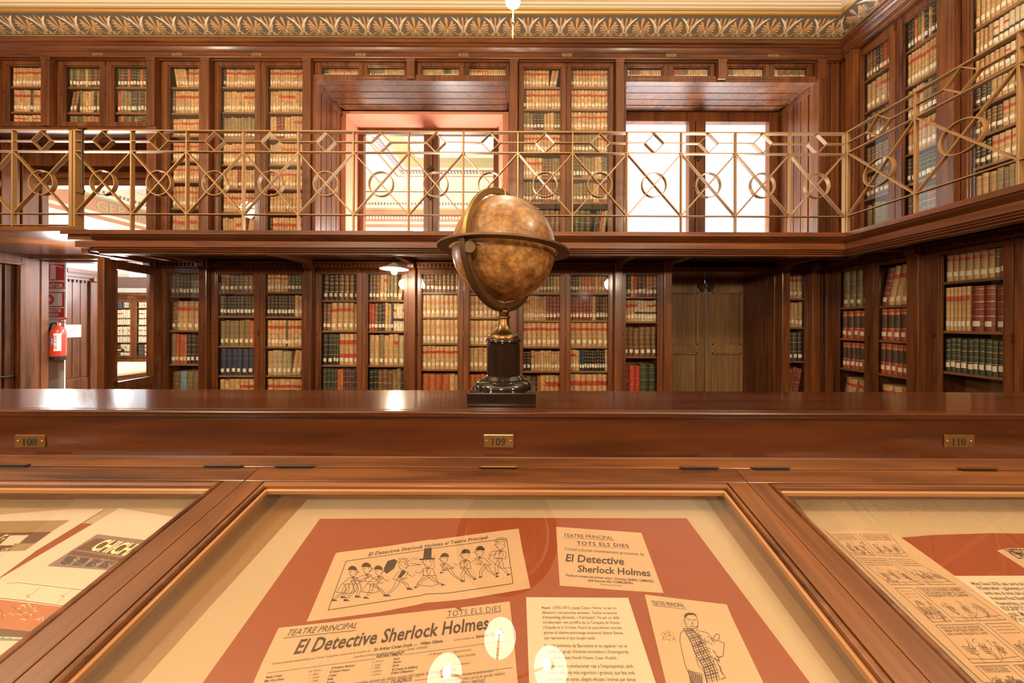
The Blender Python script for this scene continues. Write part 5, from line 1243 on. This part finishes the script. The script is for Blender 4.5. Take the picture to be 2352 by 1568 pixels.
# ---------------------------------------------------------------- doorway on the left: jamb, header, glazed door
b = MB(); XJ = PASS[0]
b.box(XJ - 0.12, XJ, 3.42, 3.60, 0, E + 0.83); b.box(XJ - 0.12, XJ, 4.08, 4.30, 0, E + 0.83); b.box(XJ - 0.12, XJ, 3.60, 4.08, E + 0.70, E + 0.83)
b.box(XJ - 0.03, XJ + 0.02, 4.06, 4.10, 0, E + 0.72); b.box(XJ - 0.03, XJ + 0.02, 3.58, 3.62, 0, E + 0.72); b.box(XJ - 0.03, XJ + 0.02, 3.6, 4.08, E + 0.70, E + 0.74)
b.box(XJ - 0.02, XJ + 0.012, 4.24, 4.31, 0, E + 0.83)
struct(b.build('trim_18', WV, bevel=0.005), 'dark mahogany frame of the side opening by the extinguisher', 'door frame')
b = MB(); planks(b, XJ - 0.13, XJ - 0.07, 3.60, 4.08, 0, E + 0.70, 'jx', 5, 0.02); b.box(XJ - 0.16, XJ - 0.12, 3.6, 4.08, 0, E + 0.7)
struct(b.build('trim_19', WV, bevel=0.006), 'fluted dark wood panel inside the side opening', 'panel')
b = MB(); b.tube([(XJ - 0.05, 3.64, E - 0.70), (XJ - 0.03, 3.66, E - 0.70), (XJ - 0.03, 4.03, E - 0.70), (XJ - 0.05, 4.05, E - 0.70)], 0.012, 10)
tag(b.build('grab_bar', IRON, smooth=True), 'black iron bar across the dark fluted panel', 'bar')
b = MB(); b.box(PASS[0], PASS[1], Y_FR - 0.02, Y_FR + 0.1, E + 0.785, E + 0.835); b.box(PASS[0], PASS[1], Y_FR - 0.05, Y_FR + 0.1, E + 0.815, E + 0.836)
struct(b.build('trim_20', WH, bevel=0.003), 'mahogany lintel over the bright doorway', 'lintel')
b = MB()
b.box(PASS[1], PASS[1] + 0.08, YB - 0.01, Y_FR + 0.12, 0, Z_SOF); b.box(PASS[1] - 0.0, PASS[1] + 0.08, YB - 0.01, Y_FR + 0.12, Z_DECK, ZA)
b.box(PX(346, YB), PX(367, YB), YB - 0.05, YB + 0.02, Z_DECK, ZA)
struct(b.build('trim_21', WV, bevel=0.004), 'doorpost carrying the open glazed door', 'door post')
# upper storey of the opening: header boards, soffit, left jamb
b = MB()
zh0 = E + 1.80
b.box(PASS[0], PASS[1], Y_FR, Y_FR + 0.10, zh0, ZA + 0.02)
for z in (zh0, zh0 + 0.10, zh0 + 0.22, zh0 + 0.33): b.box(PASS[0], PASS[1], Y_FR - 0.025, Y_FR, z, z + 0.05)
planks(b, PASS[0] - 0.3, PASS[1] + 0.05, YB + 0.02, Y_FR, ZA - 0.03, ZA, 'so', 4, 0.014); b.box(PASS[0] - 0.4, PASS[1] + 0.05, YB - 0.03, YB + 0.04, ZA - 0.05, ZA)
struct(b.build('trim_22', WH, bevel=0.003), 'boarded header above the bridge doorway', 'header')
b = MB(); planks(b, XJ - 0.06, XJ, YB, Y_FR - 0.05, Z_DECK + 0.03, ZA, 'jx', 3, 0.02); b.box(XJ - 0.12, XJ - 0.05, YB - 0.1, Y_FR, Z_DECK, ZA); b.box(XJ - 0.10, XJ + 0.02, Y_FR - 0.05, Y_FR + 0.01, Z_DECK, ZA)
struct(b.build('trim_23', WV, bevel=0.004), 'boarded side of the bridge doorway', 'door lining')

hx, hy = PX(366, 3.66), 3.652
fx, fy = PX(247, 3.13), 3.13
dl = math.hypot(fx - hx, fy - hy)
r = tag(empty('glazed_door', (hx, hy, 0), (0, 0, math.atan2(fy - hy, fx - hx))), 'open glazed wooden door swung out from the bright doorway', 'door')
b = MB(); zt_ = E + 0.605
b.box(0.0, 0.09, -0.022, 0.022, 0.02, zt_); b.box(dl - 0.06, dl + 0.06, -0.022, 0.022, 0.02, zt_); b.box(0.09, dl - 0.06, -0.022, 0.022, zt_ - 0.09, zt_)
b.box(0.09, dl - 0.06, -0.022, 0.022, E - 0.70, E - 0.615); b.box(0.09, dl - 0.06, -0.022, 0.022, 0.02, 0.2); b.box(0.09, dl - 0.06, -0.008, 0.008, 0.2, E - 0.70)
for s in (-1, 1): b.box(dl - 0.062, dl - 0.05, 0.022 * s, 0.028 * s, E - 0.6, zt_ - 0.1); b.box(dl + 0.05, dl + 0.062, 0.02 * s, 0.028 * s, 0.02, zt_)
b.build('door_frame', WV, r, bevel=0.004)
b = MB(); b.box(0.09, dl - 0.06, -0.003, 0.003, E - 0.615, zt_ - 0.09); b.build('glass_pane', GLASS, r)
b = MB()
kz = PZ(806, 3.13, 262)
for s in (-1, 1): b.tube([(dl - 0.045, 0.022 * s, kz), (dl - 0.045, 0.055 * s, kz), (dl - 0.045, 0.062 * s, kz)], [0.008, 0.008, 0.02], 12); b.tube([(dl - 0.045, 0.062 * s, kz), (dl - 0.045, 0.085 * s, kz)], [0.022, 0.016], 12)
b.build('knob', BRASS, r, smooth=True)
b = MB(); b.box(dl - 0.07, dl - 0.03, -0.026, 0.026, E - 0.66, E - 0.60); b.build('lock_plate', BRASSD, r, bevel=0.002)

# ---------------------------------------------------------------- safety signs, extinguisher, notice
XP, YP = PX(112, 4.55), 4.55
b = MB(); b.box(PX(84, YP), PX(148, YP), YP, YP + 0.012, 0, E + 0.87)
struct(b.build('trim_24', WHITE), 'white post behind the fire extinguisher', 'post')
RED_S = plain('sign_red', (0.60, 0.035, 0.03), 0.45); WHT_S = plain('sign_white', (0.85, 0.85, 0.85), 0.4); BLUE_S = plain('label_blue', (0.06, 0.07, 0.35), 0.4)
def sign(label, py0, py1, kind):
    x0, x1 = PX(82, YP - 0.01), PX(152, YP - 0.01); z1, z0 = PZ(py0, YP, 120), PZ(py1, YP, 120); w, h = x1 - x0, z1 - z0; ys = YP - 0.012
    r = tag(empty('safety_sign', (x0, ys, z0)), label, 'sign', 'fire safety signs')
    b = MB(); b.box(0, w, 0, 0.006, 0, h); b.build('sign_board', WHT_S, r)
    b = MB()
    def A(x0, x1, z0, z1, k=0): b.box(x0, x1, -0.001 - k, 0.0, z0, z1)
    if kind == 0:
        A(0.02, w - 0.025, h * 0.36, h * 0.94); A(0.02, w - 0.025, h * 0.06, h * 0.31)
        o = b.build('red_field', RED_S, r)
        c = MB(); c.box(0.06, w * 0.66, -0.002, -0.001, h * 0.40, h * 0.90); c.add([(w * 0.45, -0.0021, h * 0.93), (w * 0.97 - 0.03, -0.0021, h * 0.80), (w * 0.97 - 0.03, -0.0021, h * 0.84), (w * 0.5, -0.0021, h * 0.935)], [(0, 1, 2, 3)])
        text_on(c, 'EXTINTOR', (0.03, -0.0022, h * 0.10), (1, 0, 0), (0, 0, 1), w - 0.07, hs=1.1, bold=0.03); c.build('white_symbol', WHT_S, r)
        c = MB(); c.lathe([(0.0, 0), (0.05, 0), (0.055, 0.2), (0.02, 0.25), (0.02, 0.29), (0, 0.29)], (w * 0.36, 0, h * 0.42), 16); c.v = [(x, -0.0025 + (y) * 0.01, z) for x, y, z in c.v]; c.build('red_symbol', RED_S, r)
    else:
        A(0.02, w - 0.025, h * 0.42, h * 0.96); A(0.02, w - 0.025, h * 0.05, h * 0.38)
        o = b.build('red_field', RED_S, r)
        c = MB(); c.box(0.05, w - 0.055, -0.002, -0.001, h * 0.46, h * 0.92)
        text_on(c, 'PULSADOR', (0.04, -0.0022, h * 0.24), (1, 0, 0), (0, 0, 1), w - 0.10, hs=1.0, bold=0.03); text_on(c, 'INCENDI', (0.09, -0.0022, h * 0.09), (1, 0, 0), (0, 0, 1), w - 0.20, hs=1.0, bold=0.03); c.build('white_symbol', WHT_S, r)
        c = MB(); cx, cz, rr = w * 0.45, h * 0.69, h * 0.19
        pts = [(cx + q * rr * math.cos(k * math.pi / 18), -0.0028, cz + q * rr * math.sin(k * math.pi / 18)) for q in (1.0, 0.38) for k in range(36)]
        c.add(pts, [(k, (k + 1) % 36, 36 + (k + 1) % 36, 36 + k) for k in range(36)]); c.build('red_symbol', RED_S, r)
sign('red and white sign reading EXTINTOR on the white post', 603, 667, 0)
sign('red and white sign with round button symbol, under the other sign', 668, 732, 1)
EX, EY = PX(134, 4.38), 4.38
RE = 0.070; ze0, ze1 = PZ(826, EY, 134), PZ(752, EY, 134)
EXR = plain('extinguisher_red', (0.62, 0.055, 0.025), 0.25, coat=0.5)
r = tag(empty('fire_extinguisher', (EX, EY, ze0)), 'red fire extinguisher hanging on the white post', 'fire extinguisher')
hh = ze1 - ze0
b = MB(); b.lathe([(0, 0.05), (RE * 0.98, 0.05), (RE, 0.07), (RE, hh - 0.10), (RE * 0.93, hh - 0.05), (RE * 0.72, hh - 0.005), (RE * 0.35, hh + 0.02), (RE * 0.25, hh + 0.03), (0, hh + 0.03)], n=40); b.build('cylinder_body', EXR, r, smooth=True)
b = MB(); b.lathe([(0, -0.005), (RE * 0.99, -0.005), (RE * 1.0, 0.0), (RE * 1.0, 0.048), (0, 0.05)], n=40); b.build('foot_ring', plain('black_plastic', (0.012, 0.012, 0.012), 0.5), r, smooth=True)
BLK = bpy.data.materials['black_plastic']
b = MB(); b.lathe([(0, hh + 0.03), (0.022, hh + 0.03), (0.022, hh + 0.075), (0, hh + 0.08)], n=16); b.build('valve', plain('chrome', (0.6, 0.6, 0.6), 0.2, 1.0), r, smooth=True)
b = MB(); b.box(-0.012, 0.10, -0.012, 0.012, hh + 0.065, hh + 0.08); b.prism([(0.02, hh + 0.085), (0.13, hh + 0.125), (0.13, hh + 0.14), (0.0, hh + 0.10)], 'y', -0.012, 0.012); b.build('handle', EXR, r, bevel=0.003)
b = MB(); b.tube([(-0.02, -0.02, hh + 0.06), (-RE * 0.7, -0.03, hh + 0.055), (-RE * 1.05, -0.03, hh - 0.03), (-RE * 1.12, -0.02, hh * 0.6), (-RE * 1.08, -0.02, 0.10)], 0.011, 10); b.build('hose', BLK, r, smooth=True)
def wraplab(name, mat, a0, a1, z0, z1, off=0.0012):
    b = MB(); n = 10
    pts = [(math.radians(a0 + (a1 - a0) * i / n)) for i in range(n + 1)]
    b.add([((RE + off) * math.sin(a), -(RE + off) * math.cos(a), z) for z in (z0, z1) for a in pts], [(i, i + 1, n + 2 + i, n + 1 + i) for i in range(n)]); return b.build(name, mat, r, smooth=True)
wraplab('blue_label', BLUE_S, -5, 22, hh * 0.46, hh * 0.70); wraplab('white_label', WHT_S, 24, 75, hh * 0.28, hh * 0.82)
def vtext(b, body, ang, z0, L, hs=1.0, m=0):
    vs, fs, _ = text_verts(body, bold=0.03); a0 = math.radians(ang)
    b.add([((RE + 0.002) * math.sin(a0 - y * L * hs / RE), -(RE + 0.002) * math.cos(a0 - y * L * hs / RE), z0 + x * L) for x, y in vs], fs, m)
b = MB(); vtext(b, 'POLVO', 19, hh * 0.48, hh * 0.20, 0.9); b.build('white_lettering', WHT_S, r)
b = MB(); vtext(b, 'EXTINTOR', 44, hh * 0.34, hh * 0.42, 1.0); b.build('red_lettering', RED_S, r)
# panelled case end with dentils, and the notice taped to it
xa, ya, xb, yb_ = -6.62, 4.60, -6.50, 4.86
r = tag(empty('bookcase_end', (PX(146, 4.6), 4.6, 0), (0, 0, math.atan2(0.36, -0.02))), 'panelled wooden bookcase end behind the fire extinguisher', 'bookcase')
lw = 0.33
b = MB(); b.box(-0.02, lw, 0.0, 0.3, 0, E + 0.66); 
for a in (0.0, 0.09, 0.18): b.box(a, a + 0.075, -0.006, 0, E - 0.84, E + 0.60)
b.box(-0.02, lw, -0.012, 0, 0, E - 0.86); b.build('carcass', WV, r, bevel=0.003)
b = MB(); b.box(lw - 0.06, lw + 0.02, -0.04, 0.04, 0, E + 0.62); b.prism([(0.0, E + 0.56), (-0.07, E + 0.60), (-0.07, E + 0.66), (0.0, E + 0.66)], 'x', lw - 0.05, lw + 0.02); b.build('pilaster', WV, r, bevel=0.004)
b = MB(); b.box(-0.02, lw + 0.05, -0.03, 0, E + 0.60, E + 0.64); b.box(-0.02, lw + 0.08, -0.06, 0, E + 0.64, E + 0.70); b.box(-0.02, lw + 0.10, -0.08, 0, E + 0.70, E + 0.76)
for k in range(7): b.box(0.0 + k * 0.045, 0.02 + k * 0.045, -0.02, 0, E + 0.565, E + 0.60)
b.build('dentil_cornice', WH, r, bevel=0.002)
nz = PZ(760, 4.70, 170); TH = math.atan2(0.36, -0.02); ox_, oy_ = PX(146, 4.6), 4.6
r2 = tag(empty('paper_notice', (ox_ + 0.185 * math.cos(TH) + 0.009, oy_ + 0.185 * math.sin(TH), nz), (0, 0, TH)), 'white paper notice taped beside the fire extinguisher', 'notice')
b = MB(); wn = 0.175; b.box(-wn, 0, 0, 0.001, -0.092, 0.092); b.build('sheet', WHT_S, r2)
b = MB()
for k, q in enumerate((0.75, 0.85, 0.35)):
    for j in range(int(q * 12)): b.box(-wn * 0.9 + j * wn * 0.068, -wn * 0.9 + j * wn * 0.068 + wn * rnd.uniform(0.025, 0.06), -0.0006, 0, 0.03 - k * 0.03, 0.036 - k * 0.03)
b.build('lettering', INKB, r2)

# ---------------------------------------------------------------- neighbouring room
NX0, NX1, NY1, NZ = -11.5, 0.9, 10.5, E + 4.3
LIL = wood('pale_lit_mahogany', (0.10, 0.035, 0.02), (0.26, 0.12, 0.07), 'z', rough=0.35)
struct_next = lambda b, nm, mt, lb: struct(b.build(nm, mt), lb, 'neighbouring room')
b = MB(); b.box(NX0, NX1, 4.42, NY1, NZ, NZ + 0.1); struct_next(b, 'ceiling_next', plain('white_ceiling', (0.80, 0.79, 0.70), 0.8), 'white ceiling of the next room')
WN = plain('pale_wall', (0.74, 0.70, 0.60), 0.8)
b = MB(); b.box(NX0, NX1, NY1, NY1 + 0.1, E + 3.05, NZ); b.box(-6.0, NX1, NY1, NY1 + 0.1, 0, E + 3.05); b.box(NX0, -6.0, NY1, NY1 + 0.1, 0, E - 0.9); b.box(NX1, NX1 + 0.1, 4.42, NY1, 0, NZ); b.box(-12.0, NX1, 4.42, 4.46, E + 3.46, NZ)
struct_next(b, 'wall_next_back', WN, 'pale far wall of the next room')
b = MB(); b.box(NX0 - 0.1, NX0, 4.42, NY1, E + 2.75, NZ); b.box(NX0 - 0.1, NX0, 4.42, NY1, 0, E + 1.2); b.box(NX0 - 0.1, NX0, 4.42, 7.9, 0, E + 2.75)
b.box(NX0 - 0.1, NX0, 8.95, 9.35, E + 1.2, E + 2.75)
struct_next(b, 'wall_next_left', WN, 'pale side wall of the next room with bright windows')
FRN = [plain('next_frieze_pink', (0.50, 0.24, 0.14), 0.7), plain('next_frieze_gold', (0.42, 0.36, 0.18), 0.7), plain('next_frieze_mauve', (0.20, 0.11, 0.20), 0.7), plain('next_frieze_cream', (0.78, 0.72, 0.52), 0.7)]
b = MB()
for z0, z1, m_ in ((2.75, 2.85, 0), (2.85, 2.93, 3), (2.93, 3.30, 0), (3.30, 3.36, 1), (3.36, 3.48, 3), (3.48, 3.56, 2), (3.56, 3.8, 3)):
    b.box(NX0, NX0 + 0.02 + 0.03 * (m_ == 1), 5, NY1, E + z0, E + z1, m_)
    b.box(NX0, NX1, NY1 - 0.02 - 0.03 * (m_ == 1), NY1, E + z0 + 0.35, E + z1 + 0.35, m_)
text_on(b, 'GERUN   · O L', (NX0 + 0.03, 8.6, E + 3.0), (0, 1, 0), (0, 0, 1), 2.3, 1, hs=1.0, bold=0.01)
for k in range(60): b.box(NX0, NX0 + 0.03, 5 + k * 0.09, 5.045 + k * 0.09, E + 3.49, E + 3.55, 3)
for k in range(120): b.box(NX0 + k * 0.1, NX0 + k * 0.1 + 0.05, NY1 - 0.03, NY1, E + 3.84, E + 3.90, 3); b.box(NX0 + k * 0.1, NX0 + k * 0.1 + 0.05, NY1 - 0.04, NY1, E + 3.36, E + 3.46, 3)
struct(b.build('trim_25', FRN), 'painted frieze bands with gilt capital letters in the next room', 'frieze')
b = MB()
for (w0, w1), m_, dz in (((0.0, 0.10), 0, 0.02), ((0.10, 0.30), 3, 0.03), ((0.30, 0.50), 2, 0.05), ((0.50, 0.58), 3, 0.03), ((0.62, 1.25), 1, 0.012), ((1.30, 1.50), 3, 0.05)):
    xl_, yf = -3.72 + w0 * 0.75, 9.45 - w0 * 0.9
    xr_, yn = -3.72 + w1 * 0.75, 9.45 - w1 * 0.9
    b.box(xl_, xr_, 4.6, yf, NZ - dz, NZ, m_); b.box(xr_, NX1, yn, yf, NZ - dz, NZ, m_)
for k in range(54): b.box(-3.48, -3.36, 4.7 + k * 0.09, 4.745 + k * 0.09, NZ - 0.052, NZ, 3); b.box(-3.45 + k * 0.09, -3.405 + k * 0.09, 9.02, 9.16, NZ - 0.052, NZ, 3)
b.box(-5.6, -5.5, 4.6, 10.4, NZ - 0.03, NZ, 0); b.box(-5.5, -5.3, 4.6, 10.4, NZ - 0.05, NZ, 2); b.box(NX0, -5.5, 9.3, 9.45, NZ - 0.05, NZ, 2); b.box(NX0, -5.5, 9.5, 9.56, NZ - 0.03, NZ, 0)
struct(b.build('trim_26', FRN), 'painted coffer bands on the next room ceiling', 'ceiling moulding')
b = MB(); b.tube([(-4.6, 8.0, E + 3.25), (-4.45, 8.0, E + 3.25), (-1.0, 8.0, E + 3.25)], 0.012, 8); b.tube([(-4.6, 8.0, E + 3.25), (-4.62, 8.0, E + 3.0)], 0.012, 8); b.lathe([(0, -0.05), (0.05, 0), (0, 0.05)], (-4.2, 8.0, E + 3.25), 12)
tag(b.build('tie_rod', IRON, smooth=True), 'thin iron tie rod under the next room ceiling', 'rod')

WINM = plain('next_window_wood', (0.20, 0.11, 0.08), 0.5)
r = struct(empty('window_3', (-9.9, 8.75, E + 0.9)), 'bright window above the bookcases of the next room', 'window')
b = MB()
for x in (-1.5, -0.03, 1.5): b.box(x, x + 0.09, 0, 0.06, 0, 1.15)
b.box(-1.5, 1.59, -0.12, 0.06, 0, 0.28); b.box(-1.5, 1.59, 0, 0.06, 1.1, 1.2); b.build('window_frame', WINM, r, bevel=0.004)
r = tag(empty('library_table', (-8.6, 6.6, 0)), 'wooden table with a bright top in the next room', 'table')
b = MB(); b.box(-2.6, 1.6, -1.2, 0.6, E - 0.96, E - 0.92); b.build('table_top', plain('pale_table_top', (0.62, 0.50, 0.34), 0.25, coat=0.5), r, bevel=0.004)
for x in (-2.5, 1.5):
    for y in (-1.1, 0.5): b = MB(); b.box(x - 0.04, x + 0.04, y - 0.04, y + 0.04, 0, E - 0.96); b.build('leg', WV, r, bevel=0.004)
r = tag(empty('barrier_post', (PX(237, 5.2), 5.2, 0)), 'turned brass barrier post beyond the glazed door', 'post')
b = MB(); zt = PZ(822, 5.2, 237); b.lathe([(0, 0), (0.13, 0), (0.13, 0.015), (0.02, 0.03), (0.02, zt - 0.34), (0.035, zt - 0.33), (0.035, zt - 0.09), (0.045, zt - 0.08), (0.03, zt - 0.06), (0.012, zt - 0.02), (0, zt)], n=20); b.build('shaft', BRASSD, r, smooth=True)
b = MB(); b.box(-0.02, 0.02, -0.02, 0.02, zt - 0.34, zt - 0.09); b.build('collar', BRASS, r, bevel=0.005)
